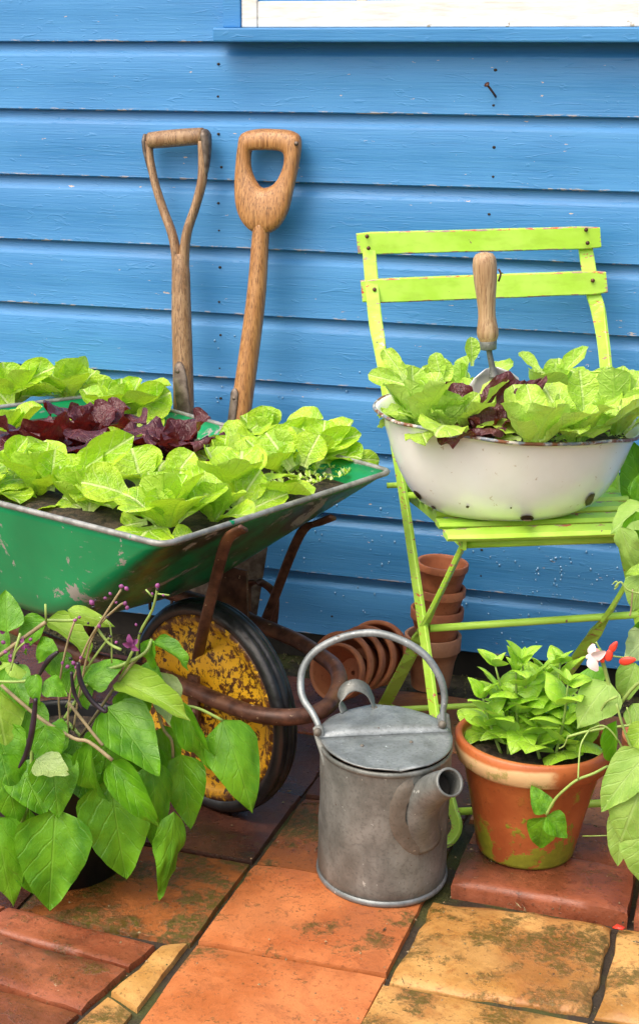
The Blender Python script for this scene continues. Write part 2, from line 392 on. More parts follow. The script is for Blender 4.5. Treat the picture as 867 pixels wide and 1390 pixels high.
M_POD = m_plain('dark_purple_pod', (.026, .016, .026), .33, 0, .5, 25, .2)
M_PURP = m_plain('purple_petal', (.24, .055, .20), .5, 0, .4, 60, .1)
M_PWHITE = m_plain('white_petal', (.80, .70, .70), .5, 0, .1, 60, .1)
M_CORAL = m_plain('coral_red_petal', (.72, .055, .03), .4, 0, .2, 60, .1)
M_PINK = m_plain('pink_petal', (.75, .25, .25), .5, 0, .2, 60, .1)

def m_tile(name, a, b, dirt, moss=.5, dirtk=.6, wet=.35, mossline=.58):
    m = MT(name); v = m.vec('Object', rand=True); n = m.noise(v, 9, 6, .62); f = m.noise(v, 55, 5, .65); q = m.noise(v, 13, 7, .72); p = m.noise(v, 5, 4)
    c = m.mix(m.step(n, .32, .68), a, b)
    c = m.mix(m.math('MULTIPLY', m.step(f, .52, .7), dirtk*.6), c, dirt)
    c = m.mix(m.math('MULTIPLY', m.step(p, .48, .66), dirtk), c, dirt)
    mm = m.math('MULTIPLY', m.step(m.math('ADD', m.math('MULTIPLY', q, .6), m.math('MULTIPLY', p, .4)), mossline, mossline+.05), moss)
    mm = m.math('MULTIPLY', mm, m.step(m.noise(v, 95, 5, .75), .36, .56))
    mm = m.math('MAXIMUM', mm, m.math('MULTIPLY', m.step(m.math('ADD', m.math('MULTIPLY', q, .5), m.math('MULTIPLY', m.noise(v, 140, 3, .7), .5)), .565, .60), moss*.7))
    c = m.mix(mm, c, m.mix(f, (.030, .028, .006), (.115, .105, .014)))
    c = m.mix(m.step(m.noise(v, 34, 6, .75), .70, .715), c, (.50, .42, .28))
    k_ = m.noise(v, 150, 5, .75); c = m.mix(m.math('MULTIPLY', m.step(k_, .54, .66), .55), c, tuple(t_*.35 for t_ in dirt))
    st_ = m.noise(v, 3.2, 6, .7, 1.5); c = m.mix(m.math('MULTIPLY', m.step(st_, .50, .62), .45), c, tuple(t_*.6 for t_ in a))
    f = m.math('ADD', f, m.math('MULTIPLY', k_, .8))
    return m.done(c, m.mix(m.step(n, .3, .7), (wet-.12,)*3, (wet+.3,)*3), 0, m.bump(m.math('ADD', m.math('MULTIPLY', f, .6), m.math('ADD', n, mm)), .5, .004), spec=.5)
T_OR = m_tile('orange_quarry_tile', (.42, .120, .036), (.56, .190, .060), (.27, .09, .03), .85, .40, .38, .56)
T_BR = m_tile('mossy_brown_tile', (.20, .065, .018), (.36, .115, .03), (.060, .030, .008), .95, .7, .28, .465)
T_DK = m_tile('dark_wet_tile', (.070, .026, .018), (.15, .055, .035), (.028, .018, .015), .5, .7, .22, .57)
T_RD = m_tile('red_brick', (.20, .055, .026), (.36, .11, .05), (.07, .025, .014), .6, .75, .26, .55)
T_YE = m_tile('buff_stone', (.42, .20, .050), (.58, .33, .105), (.30, .10, .022), .85, .8, .34, .50)
T_PK = m_tile('worn_pink_brick', (.46, .20, .11), (.58, .32, .20), (.62, .54, .44), .2, .6, .4, .62)
T_BN = m_tile('brown_tile', (.22, .085, .035), (.38, .16, .065), (.10, .045, .02), .5, .6, .32, .57)

# ------------------------------------------------------------------ ground and paving
def m_ground():
    m = MT('mossy_earth'); v = m.vec('Object'); n = m.noise(v, 40, 6, .7); b = m.noise(v, 7, 4)
    c = m.mix(m.step(n, .35, .7), (.020, .016, .010), (.075, .062, .035)); c = m.mix(m.step(b, .48, .6), c, (.060, .070, .012))
    return m.done(c, .8, 0, m.bump(n, .8, .01))
g = G(); g.add([(-40, -40, -.024), (40, -40, -.024), (40, 40, -.024), (-40, 40, -.024)], [(0, 1, 2, 3)])
ground = g.obj('ground', m_ground(), smooth=False); ground['kind'] = 'structure'
pv = new_obj('paving', None); pv['kind'] = 'structure'

def slab(name, quad, mat, z=0, th=.03, bow=.0012, seed=0, n=7, lip=.0022, jit=.0016):
    # quad: 4 xy corners ccw; a worn slab with an uneven top, rounded lip and vertical sides
    q = [V((*p, 0)) for p in quad]; vs = []; fs = []
    cen = sum(q, V((0, 0, 0)))/4
    def P(s, t): return (q[0]*(1-s)+q[1]*s)*(1-t)+(q[3]*(1-s)+q[2]*s)*t
    idx = {}
    for i in range(n+1):
        for j in range(n+1):
            s, t = i/n, j/n; p = P(s, t)
            e = i in (0, n) or j in (0, n)
            if e:
                k = mn.noise(V((p.x*28, p.y*28, seed)))*jit*1.6
                d = (p-cen).normalized(); p = p + d*(k-.002)
            zz = z + bow*2.2*mn.noise(V((p.x*9, p.y*9, seed*3.1))) + bow*mn.noise(V((p.x*32, p.y*32, seed)))
            if e: zz -= lip*(.6+.8*abs(mn.noise(V((p.x*25, p.y*25, seed+5)))))
            if (i in (0, n)) and (j in (0, n)): zz -= lip*.5
            idx[i, j] = len(vs); vs.append((p.x, p.y, zz))
    for i in range(n):
        for j in range(n): fs.append((idx[i, j], idx[i+1, j], idx[i+1, j+1], idx[i, j+1]))
    ringi = [idx[i, 0] for i in range(n+1)]+[idx[n, j] for j in range(1, n+1)]+[idx[i, n] for i in range(n-1, -1, -1)]+[idx[0, j] for j in range(n-1, 0, -1)]
    b0 = len(vs)
    for k in ringi: x, y, zz = vs[k]; d = (V((x, y, 0))-cen).normalized()*.0015; vs.append((x+d.x, y+d.y, z-.010))
    b1 = len(vs)
    for k in ringi: x, y, zz = vs[k]; vs.append((x, y, z-th))
    L = len(ringi)
    for k in range(L):
        k2 = (k+1) % L; fs.append((ringi[k], ringi[k2], b0+k2, b0+k)); fs.append((b0+k, b0+k2, b1+k2, b1+k))
    o = mk(name, vs, fs, mat, pv, smooth=True); o.data.set_sharp_from_angle(angle=R(60)); return o
special = {(-1, 3): 0}
xs = [-2.13+.2665*i for i in range(14)]           # seams: ... -.798, -.5315, -.265 ...
ys = [-1.84, -1.60, -1.356, -1.115, -.880, -.640, -.395, -.140]
rs = random.Random(11)
for j in range(len(ys)-1):
    for i in range(len(xs)-1):
        x0, x1, y0, y1 = xs[i], xs[i+1], ys[j], ys[j+1]
        if i == 0 and j < 2: pass
        gp = .0026
        tw = lambda y: (-.03*(y+.88)) if y < -.3 else .0       # the seams lean slightly
        quad = [(x0+tw(y0)+gp, y0+gp), (x1+tw(y0)-gp, y0+gp), (x1+tw(y1)-gp, y1-gp), (x0+tw(y1)+gp, y1-gp)]
        cx_, cy_ = (x0+x1)/2, (y0+y1)/2
        if cx_ < -.79 and -1.115 < cy_ < -.88: quad[0] = (quad[0][0], y0-.006); quad[1] = (quad[1][0], y0-.010)
        if x0 > -.28+.001-.01 and False: continue
        # areas laid with bricks instead
        if cx_ > -.54 and -1.2 < cy_ < -.6: continue
        if cx_ < -.79 and cy_ < -1.1: continue
        if cx_ > -.54 and cy_ < -1.1: continue
        m_ = rs.choice([T_BN, T_DK, T_BR, T_RD, T_BN])
        zz = rs.uniform(-.0025, .002)
        key = (round(cx_, 2), round(cy_, 2))
        if -.8 < cx_ < -.53 and -1.115 < cy_ < -.88: m_ = T_OR; zz = .001
        elif -1.07 < cx_ < -.8 and -1.115 < cy_ < -.88: m_ = T_BR
        elif -1.07 < cx_ < -.8 and -.88 < cy_ < -.64: m_ = T_DK; zz = .0025
        elif -.8 < cx_ < -.53 and -.88 < cy_ < -.64: m_ = T_BR
        elif -1.07 < cx_ < -.8 and -.64 < cy_ < -.395: m_ = T_DK; zz = -.002
        elif -.8 < cx_ < -.53 and -.64 < cy_ < -.395: m_ = T_DK
        elif cy_ > -.395: m_ = T_BN if cx_ > -.8 else T_RD
        elif -.8 < cx_ < -.53 and cy_ < -1.1: m_ = T_OR if cy_ > -1.36 else T_YE
        slab('tile', quad, m_, zz, seed=i*7+j, n=8)
# right hand side: two raised red bricks carrying the pot, buff stone in front of them
slab('brick', [(-.503, -.878), (-.253, -.884), (-.262, -.752), (-.512, -.748)], T_RD, .020, .044, .0012, 91, 14, .004)
slab('brick', [(-.511, -.742), (-.262, -.746), (-.262, -.622), (-.514, -.618)], T_RD, .018, .042, .0016, 92, 8, .005)
slab('brick', [(-.246, -.884), (.0, -.887), (-.004, -.756), (-.255, -.750)], T_RD, .019, .044, .0016, 93, 8, .006)
slab('brick', [(-.255, -.744), (-.004, -.750), (-.006, -.624), (-.257, -.620)], T_BN, .017, .04, .0016, 94, 8, .005)
slab('stone', [(-.518, -1.130), (-.264, -1.118), (-.272, -.892), (-.520, -.902)], T_YE, .004, .03, .0022, 95, 16, .006, .004)
slab('stone', [(-.257, -1.118), (.0, -1.112), (-.002, -.895), (-.264, -.893)], T_YE, .003, .03, .002, 96, 10, .006, .004)
for k in range(3):
    slab('tile', [(.004+.267*k, -1.118), (.267+.267*k, -1.118), (.267+.267*k, -.884), (.004+.267*k, -.884)], [T_BN, T_RD, T_OR][k], 0, seed=100+k)
    slab('tile', [(.004+.267*k, -.880), (.267+.267*k, -.880), (.267+.267*k, -.625), (.004+.267*k, -.625)], [T_RD, T_BN, T_DK][k], 0, seed=110+k)
for k in range(5):
    for j in range(3):
        slab('tile', [(-.525+.267*k, -1.370-.24*j), (-.262+.267*k, -1.370-.24*j), (-.262+.267*k, -1.136-.24*j), (-.525+.267*k, -1.136-.24*j)], [T_YE, T_OR, T_BN, T_RD][(k+j*2) % 4], 0, seed=120+k*3+j)
# lower left: red bricks laid along the front of the tiles
def brickrow(p0, p1, wd, mats, ln, z, seed):
    p0 = V((*p0, 0)); p1 = V((*p1, 0)); d = (p1-p0).normalized(); nrm = V((d.y, -d.x, 0)); L = (p1-p0).length; k = 0; s = 0
    while s < L-.01:
        e = min(s+ln, L); a = p0+d*(s+.002); b = p0+d*(e-.002)
        slab('brick', [(a+nrm*wd)[:2], (b+nrm*wd)[:2], b[:2], a[:2]], mats[k % len(mats)], z, seed=seed+k, n=10, lip=.003, jit=.0022, bow=.0012); s = e; k += 1
def xy(px, py): p = atz(px, py, 0); return (p.x, p.y)
a0, a1 = V((*xy(30, 1236), 0)), V((*xy(212, 1284), 0)); dd = (a1-a0).normalized()
nn_ = V((dd.y, -dd.x, 0))
st = a1-dd*1.2
brickrow(st[:2], a1[:2], .062, [T_RD], .24, .003, 200)
s2 = st+nn_*.067; e2 = a1+nn_*.067
brickrow(s2[:2], e2[:2], .105, [T_PK, T_RD, T_PK], .24, .003, 220)
s3 = st+nn_*.177; e3 = a1+nn_*.177
brickrow(s3[:2], e3[:2], .105, [T_RD, T_PK], .24, .001, 240)
b0_ = a1+dd*.006
slab('stone', [(b0_+nn_*.12)[:2], (-.795, -1.29), (-.798, -1.123), (b0_-nn_*.004)[:2]], T_YE, .001, seed=260, n=6)
slab('stone', [(b0_+nn_*.36)[:2], (-.795, -1.53), (-.798, -1.296), (b0_+nn_*.125)[:2]], T_YE, -.001, seed=261, n=6)
fillm = [T_RD, T_BN, T_DK]
for k in range(9):
    for j in range(3):
        x1 = -.86-.27*k; y1 = -1.50-.24*j
        slab('tile', [(x1-.262, y1-.232), (x1, y1-.232), (x1, y1), (x1-.262, y1)], fillm[(k+j) % 3], -.006, seed=300+k*3+j, n=4)
g = G(); g.add([(-3.3, -2.1, -.0085), (.9, -2.1, -.0085), (.9, -.139, -.0085), (-3.3, -.139, -.0085)], [(0, 1, 2, 3)])
jf = g.obj('joint_fill', None, pv, smooth=False)
mj = MT('joint_earth'); vj = mj.vec('Object'); nj = mj.noise(vj, 60, 5, .7)
jf.data.materials.append(mj.done(mj.mix(mj.step(mj.noise(vj, 9, 4), .45, .6), mj.mix(nj, (.016, .011, .007), (.05, .035, .022)), (.05, .055, .010)), .7, 0, mj.bump(nj, .8, .006)))
# grit and moss that has gathered in the joints and along the foot of the shed
rg = random.Random(4); g = G()
for k in range(2600):
    if k < 1500: x = rg.uniform(-1.9, .5); y = rg.uniform(-.14, .02); zb = -.022
    elif k < 2000: x = xs[rg.randrange(3, 9)]+rg.gauss(0, .003); y = rg.uniform(-1.3, -.15); zb = -.012
    else: x = rg.uniform(-1.2, -.1); y = rg.choice(ys[2:])+rg.gauss(0, .003); zb = -.012
    r_ = rg.uniform(.0012, .0042); c = V((x, y, zb+r_*.5)); a = rg.uniform(0, 6.28)
    vs = [c+V((math.cos(a+t*2.1)*r_, math.sin(a+t*2.1)*r_, -r_*.5)) for t in range(3)]+[c+V((0, 0, r_*.8))]
    g.add(vs, [(0, 1, 3), (1, 2, 3), (2, 0, 3)])
mg = MT('grit'); gr = g.obj('gravel', mg.done(mg.ramp(mg.noise(mg.vec('Object'), 260, 2), [(.3, (.03, .02, .012)), (.5, (.075, .085, .018)), (.62, (.17, .12, .07)), (.7, (.05, .04, .03))]), .7), smooth=False)
gr['kind'] = 'stuff'; tag(gr, 'grit and moss in the paving joints and along the shed foot', 'gravel', kind='stuff')

# fallen petals, twigs and crumbs of earth lying on the slabs
rg = random.Random(23); g = G()
for k in range(420):
    x = rg.uniform(-1.2, -.15); y = rg.uniform(-1.25, -.2); zb = .0035
    if x > -.51 and -.88 < y < -.62: zb = .022
    elif x > -.52 and y < -.89: zb = .0065
    L = rg.uniform(.002, .006) if rg.random() < .9 else rg.uniform(.010, .022); W_ = rg.uniform(.0007, .0018); a = rg.uniform(0, 6.28); d_ = V((math.cos(a), math.sin(a), rg.uniform(-.05, .05))); n_ = V((-math.sin(a), math.cos(a), 0)); c = V((x, y, zb))
    g.add([c-d_*L/2, c+n_*W_, c+d_*L/2, c-n_*W_, c+V((0, 0, W_*1.2))], [(0, 1, 4), (1, 2, 4), (2, 3, 4), (3, 0, 4)])
md = MT('litter'); o = g.obj('debris', md.done(md.ramp(md.noise(md.vec('Object'), 70, 2), [(.35, (.03, .018, .010)), (.48, (.16, .09, .04)), (.56, (.34, .26, .14)), (.64, (.05, .06, .012))]), .75), smooth=False)
tag(o, 'crumbs of earth and bits of twig scattered on the slabs', 'debris', kind='stuff')

# ------------------------------------------------------------------ shed: boards, plinth, nails, window
shed = root('garden_shed', (0, 0, 0), 'blue painted timber shed wall of horizontal boards with a white window', 'shed')
PT = .125; X0, X1 = -3.6, 2.6
def board(k):
    zb = 1.16 - PT*k; seed = k*3.3
    # profile (y, z, v): lower lip, flat face, cove at the top running in under the next board
    prof = [(.014, 0, 0), (-.0015, 0, 0), (-.004, .0022, .02), (-.0035, .004, .05), (-.0028, .05, .4), (-.002, .098, .8), (-.0005, .1015, .83), (.0045, .106, .87), (.0075, .112, .92), (.0085, .118, .96), (.0085, PT+.008, 1.05), (.02, PT+.008, 1.06)]
    n = 74; vs = []; uv = []; fs = []
    for i in range(n+1):
        x = X0+(X1-X0)*i/n
        dz = .0011*mn.noise(V((x*1.6, seed, 0)))+.0006*mn.noise(V((x*6, seed, 1))); dy = .0012*mn.noise(V((x*1.1, seed, 4)))
        for q, (y, z, v_) in enumerate(prof):
            vs.append((x, y+dy, zb+z+dz*(1 if z < .1 else .3))); uv.append((x, v_))
    m = len(prof)
    for i in range(n):
        for q in range(m-1): fs.append((i*m+q, (i+1)*m+q, (i+1)*m+q+1, i*m+q+1))
    o = mk('board', vs, fs, M_WALL, shed, uvs=uv); o.data.set_sharp_from_angle(angle=R(35)); return o
for k in range(-8, 10):
    board(k)
# shed body behind the boards
g = G(); g.box((-.5, 1.25, 1.12), 3.1, 1.22, 1.055); g.obj('wall_core', M_DARK, shed, smooth=False)
g = G(); g.box((-.5, .030, .0), 3.1, .008, .045); g.obj('plinth', M_DARK, shed, smooth=False)
g = G(); nn2 = 24
P = [V((X0, -.05, 2.20)), V((X1, -.05, 2.20)), V((X1, 1.25, 2.75)), V((X0, 1.25, 2.75)), V((X1, 2.55, 2.20)), V((X0, 2.55, 2.20))]
g.add(P+[p+V((0, 0, .03)) for p in P], [(0, 1, 2, 3), (3, 2, 4, 5), (6, 9, 8, 7), (9, 11, 10, 8), (0, 6, 7, 1), (4, 10, 11, 5), (1, 7, 8, 2), (2, 8, 10, 4), (0, 3, 9, 6), (3, 5, 11, 9)])
g.obj('roof', M_DARK, shed, smooth=False)
# nails
gh = G()
def nailhead(px, py):
    p = at(px, py, -.0045); r1 = .0034
    gh.add([(p.x+math.cos(t*.785)*r1, -.0022, p.z+math.sin(t*.785)*r1*.8) for t in range(8)]+[(p.x, -.0056, p.z)], [(t, (t+1) % 8, 8) for t in range(8)])
for p in [(296, 87), (295.5, 131), (296, 182), (300, 227), (296, 276), (297, 313), (298, 363), (297, 410), (299, 455), (298, 500), (299, 541), (671.5, 95), (669, 143), (669.5, 200), (668.5, 240), (663, 291), (653, 747), (652, 782), (450, 837), (680, 372)]:
    nailhead(*p)
for kx in (-2.35, .62, 1.8):
    for k in range(-7, 9):
        for q in (.035, .078):
            z = 1.16-PT*k+q; gh.add([(kx+math.cos(t*.785)*.0034, -.0024, z+math.sin(t*.785)*.003) for t in range(8)]+[(kx, -.0056, z)], [(t, (t+1) % 8, 8) for t in range(8)])
o = gh.obj('nail_heads', M_DARK, shed); o['kind'] = 'stuff'
p0 = at(673, 132, 0.0); p1 = at(666, 122, -.02); p2 = at(660.5, 115, -.030)
o = tube([p0, p1, p2], .0021, 8, 4).obj('nail', M_RUST, shed); o['label'] = 'bent rusty nail'
d_ = (p2-p1).normalized(); lathe([(0, 0), (.0048, 0), (.0052, .0012), (0, .0022)], p2, d_.to_track_quat('Z', 'Y').to_matrix(), 10).obj('nail_head', M_RUST, o)
# rain drops on the lower boards
rg = random.Random(9); g = G()
for k in range(520):
    x = rg.uniform(-1.25, -.3); z = rg.uniform(.03, .62)
    if rg.random() < .35: x = rg.uniform(-.62, -.30); z = rg.uniform(.12, .38)
    ph = (z-(1.16-PT*9)) % PT
    y = -.0035 if ph < .098 else .004
    if ph > .098 and ph < .112: y = 0.001
    r_ = rg.uniform(.0008, .0023); st_ = rg.uniform(1, 1.7)
    vs = [(x+r_*math.cos(t*1.047), y+.0003, z+r_*st_*math.sin(t*1.047)) for t in range(6)]+[(x+.6*r_*math.cos(t*1.047), y-r_*.6, z-.2*r_+.6*r_*st_*math.sin(t*1.047)) for t in range(6)]+[(x, y-r_*.8, z-.2*r_)]
    g.add(vs, [(t, (t+1) % 6, 6+(t+1) % 6, 6+t) for t in range(6)]+[(6+t, 6+(t+1) % 6, 12) for t in range(6)])
mdp = MT('rain_drop'); mdp.p.inputs['Transmission Weight'].default_value = .0
o = g.obj('rain_drops', mdp.done((.16, .36, .62), .06, 0, spec=.9), shed); o['kind'] = 'stuff'

# window (bottom left corner of it is in view)
M_BTRIM = M_WALL
wl = at(303, 37, -.012).x; wr = wl+1.5; zs = at(400, 38, -.03).z
def prism(x0, x1, y0, y1, z0, z1): g = G(); g.box(((x0+x1)/2, (y0+y1)/2, (z0+z1)/2), (x1-x0)/2, (y1-y0)/2, (z1-z0)/2); return g
def ubox(g, name, mat, par, b=.002):
    o = g.obj(name, mat, par, smooth=False, uvs=[(.5, .5)]*8); bevel(o, b); return o
sill_t = at(400, 37.5, -.045).z; sill_b = at(400, 57, -.045).z
sill = ubox(prism(wl-.008, wr+.01, -.045, .02, sill_b, sill_t), 'window_sill', M_BTRIM, shed, .003)
win = new_obj('window', None, shed)
fx0 = at(327, 20, -.012).x
ubox(prism(wl, fx0-.0005, -.014, .025, sill_t+.0006, 1.98), 'trim', M_BTRIM, win)
ubox(prism(wr-.03, wr, -.014, .025, sill_t+.0006, 1.98), 'trim', M_BTRIM, win)
ubox(prism(wl, wr, -.014, .025, 1.981, 2.01), 'trim', M_BTRIM, win)
fx1 = wr-.031
zr = at(420, 1.5, -.006).z
ubox(prism(fx0, fx0+.030, -.010, .03, sill_t+.001, 1.98), 'frame', M_WHITE, win)
ubox(prism(fx1-.030, fx1, -.010, .03, sill_t+.001, 1.98), 'frame', M_WHITE, win)
ubox(prism(fx0+.0305, fx1-.0305, -.008, .03, sill_t+.001, zr), 'bottom_rail', M_WHITE, win)
ubox(prism(fx0+.0305, fx1-.0305, -.008, .03, 1.945, 1.98), 'top_rail', M_WHITE, win)
bx = [at(490, 2, -.006).x, at(677, 2, -.006).x]; sp = bx[1]-bx[0]; bx.append(bx[1]+sp); bx = [b for b in [bx[0]]+bx[1:] if b < fx1-.06]
for b in bx: ubox(prism(b-.010, b+.010, -.006, .026, zr+.0003, 1.9447), 'glazing_bar', M_WHITE, win)
mg_ = MT('window_glass'); M_GLASS = mg_.done((.03, .04, .045), .05, 0, spec=.8)
edges_ = [fx0+.0305]+sum([[b-.0103, b+.0103] for b in bx], [])+[fx1-.0305]
for i in range(0, len(edges_)-1, 2):
    ubox(prism(edges_[i], edges_[i+1], .010, .014, zr+.0003, 1.9447), 'pane', M_GLASS, win, .0005)

# ------------------------------------------------------------------ long handled tools leaning on the shed
def shape_handle(name, outer, inner, Y, th, mat, par):
    # closed ring between an outer and an inner outline (pixel pairs), rounded section
    n = len(outer); m = 12
    def smooth_(L):
        out = []
        for i in range(n):
            a, b, c, d = [V((*L[(i+k) % n], 0)) for k in (-1, 0, 1, 2)]
            for q in range(3):
                t = q/3; out.append(.5*((2*b)+(c-a)*t+(2*a-5*b+4*c-d)*t*t+(3*b-a-3*c+d)*t**3))
        return out
    O = smooth_(outer); I = smooth_(inner); vs = []; N = len(O)
    tl = [th[i//3] + (th[(i//3+1) % n]-th[i//3])*(i % 3)/3 for i in range(N)]
    for i in range(N):
        yy = Y(O[i].y); o_ = at(O[i].x, O[i].y, yy); i_ = at(I[i].x, I[i].y, Y(I[i].y)); c = (o_+i_)/2; h = (o_-i_)/2
        for k in range(m):
            t = 2*math.pi*k/m; cs, sn = math.cos(t), math.sin(t)
            a = math.copysign(abs(cs)**.75, cs); b = math.copysign(abs(sn)**.75, sn)
            vs.append(c+h*a+V((0, -1, 0))*tl[i]*b)
    fs = [(i*m+k, i*m+(k+1) % m, ((i+1) % N)*m+(k+1) % m, ((i+1) % N)*m+k) for i in range(N) for k in range(m)]
    return mk(name, vs, fs, mat, par)
# spade with a solid D handle
Ysp = lambda y: -.030-(y-177)*.00022
rt_s = root('spade', at(318, 640, Ysp(640)), 'wooden spade with a solid D shaped grip, right of the two tools on the shed', 'spade')
outer = [(329, 181), (350, 175), (372, 175), (394, 177), (407, 185), (408, 205), (403, 235), (397, 262), (390, 290), (378, 309), (362, 318), (347, 317), (332, 306), (322, 285), (319, 255), (321, 222), (324, 198)]
inner = [(343, 204.5), (354, 204), (366, 204), (378, 205), (384.5, 208), (386.5, 214), (385.5, 223), (382.5, 232), (377.5, 242), (371, 250), (362, 254.5), (355, 254), (349, 247), (343.5, 236), (340.5, 225), (340, 214), (340.5, 207.5)]
th = [.0165, .0165, .0165, .0165, .0165, .015, .0135, .013, .015, .0165, .017, .017, .0165, .015, .013, .0135, .015]
shape_handle('grip', outer, inner, Ysp, th, M_SPADE, rt_s)
P = [at(355, 306, Ysp(306)), at(353, 330, Ysp(330)), at(348, 400, Ysp(400)), at(338, 480, Ysp(480)), at(326, 566, Ysp(566)), at(316, 640, Ysp(640))]
tube(P, [.0155, .0160, .0178, .0188, .0196, .0196], 16, 5).obj('shaft', M_SPADE, rt_s)
# iron strap up the shaft
P = [at(318.5, 527, Ysp(527)-.018), at(318, 540, Ysp(540)-.019), at(315, 566, Ysp(566)-.019), at(305, 640, Ysp(640)-.019)]
o = sweep(catmull(P, 3), rrect(.0085, .0022, .8), sides=V((1, -.2, 0)), scale=[(.25, 1), (.75, 1), (1, 1)]+[(1, 1)]*7).obj('socket_strap', M_IRON, rt_s)
lathe([(0, -.0015), (.0034, -.001), (.0034, .0005), (.0015, .0016), (0, .0018)], at(317.5, 541, Ysp(541)-.0215), Matrix.Rotation(R(90), 3, 'X'), 12).obj('rivet', M_IRON, o)
p = at(402, 195, Ysp(195)-.0160); lathe([(0, -.001), (.0042, -.0008), (.0042, .0006), (0, .0012)], p, Matrix.Rotation(R(90), 3, 'X'), 12).obj('rivet', M_IRON, rt_s)
# blade behind the barrow
p = at(316, 640, Ysp(640)); g = G(); 
ax_ = (P[-1]-P[0]).normalized(); sx = V((1, 0, 0)); sx = (sx-ax_*sx.dot(ax_)).normalized(); nb = ax_.cross(sx)
vs = []; fs = []
for i in range(9):
    t = i/8; wd = .082*(min(1, .25+t*5) if t < .2 else 1-.12*max(0, t-.5))
    for j in range(7):
        s = j/3-1; q = p+ax_*(t*.27)+sx*wd*s+nb*(-.014*s*s)
        vs.append(q)
for i in range(8):
    for j in range(6): fs.append((i*7+j, i*7+j+1, (i+1)*7+j+1, (i+1)*7+j))
o = mk('blade', vs, fs, M_IRON, rt_s); sm = o.modifiers.new('t', 'SOLIDIFY'); sm.thickness = .003
# fork with an open Y handle
Yf = lambda y: -.032-(y-177)*.00020
rt_f = root('garden_fork', at(249, 640, Yf(640)), 'garden fork with an open Y shaped wooden handle, left of the spade on the shed', 'garden fork')
P = [at(203, 191, Yf(190)), at(222, 189, Yf(188)), at(250, 186.5, Yf(186)), at(276, 184.5, Yf(184))]
tube(P, [.0150, .0160, .0160, .0150], 16, 4).obj('grip', M_FORK, rt_f)
cap1 = [at(198.5, 183, Yf(183)), at(198.5, 200, Yf(200)), at(203, 225, Yf(225))]
def strap(pts, rr, name, mat, ratio=1.35, m=12):
    Q = catmull(pts, 6); s_ = lerp_list(rr, len(Q)); return sweep(Q, circ(1, m), sides=V((0, 1, 0)), scale=[(a*ratio, a) for a in s_]).obj(name, mat, rt_f)
strap([at(202, 192, Yf(192)), at(204, 216, Yf(214)), at(211, 250, Yf(245)), at(222, 285, Yf(280)), at(234, 318, Yf(320)), at(240, 352, Yf(352)), at(241, 400, Yf(400))], [.0074, .0070, .0072, .0078, .0084, .0090, .0105], 'arm', M_FORK)
strap([at(275.5, 192, Yf(192)), at(276, 220, Yf(214)), at(274, 248, Yf(245)), at(265, 282, Yf(280)), at(254, 316, Yf(320)), at(250, 352, Yf(352)), at(250, 400, Yf(400))], [.0094, .0090, .0086, .0082, .0086, .0094, .0105], 'arm', M_FORK)
tube([at(245.5, 345, Yf(345)), at(246, 372, Yf(372)), at(246.5, 430, Yf(430)), at(248.5, 500, Yf(500)), at(249.5, 560, Yf(560)), at(249, 640, Yf(640))], [.0120, .0168, .0186, .0192, .0196, .0190], 16, 5).obj('shaft', M_FORK, rt_f)
strap([at(197.6, 182, Yf(182)), at(197.6, 192, Yf(192)), at(199, 206, Yf(206)), at(203.5, 232, Yf(232)), at(208, 252, Yf(252))], [.0030, .0062, .0058, .0030, .0010], 'end_cap', M_IRON, 1.9)
strap([at(276.5, 177, Yf(177)), at(279, 184, Yf(184)), at(280.5, 200, Yf(200)), at(280.5, 226, Yf(226)), at(277, 246, Yf(246))], [.0060, .0102, .0088, .0052, .0020], 'end_cap', M_IRON, 1.6)
P = [at(243, 491, Yf(491)-.0185), at(244, 505, Yf(505)-.020), at(247, 535, Yf(535)-.0205), at(250, 562, Yf(560)-.0205), at(249, 640, Yf(640)-.020)]
Q = catmull(P, 3); o = sweep(Q, rrect(.0135, .0026, .9), sides=V((1, 0, 0)), scale=[(.25, .6), (.55, 1), (.75, 1), (.85, 1)]+[(1, 1)]*(len(Q)-4)).obj('socket_strap', M_IRON, rt_f)
lathe([(0, -.0015), (.0044, -.001), (.0044, .0006), (.002, .0018), (0, .002)], at(241, 504, Yf(504)-.0228), Matrix.Rotation(R(90), 3, 'X'), 12).obj('rivet', M_IRON, o)
for s in (-.07, -.024, .024, .07):
    b_ = at(249, 640, Yf(640)); tube([b_+V((0, 0, 0)), b_+V((s*.9, 0, -.03)), b_+V((s, -.01, -.10)), b_+V((s, -.012, -.28))], [.006, .007, .006, .003], 8, 5).obj('tine', M_IRON, rt_f)

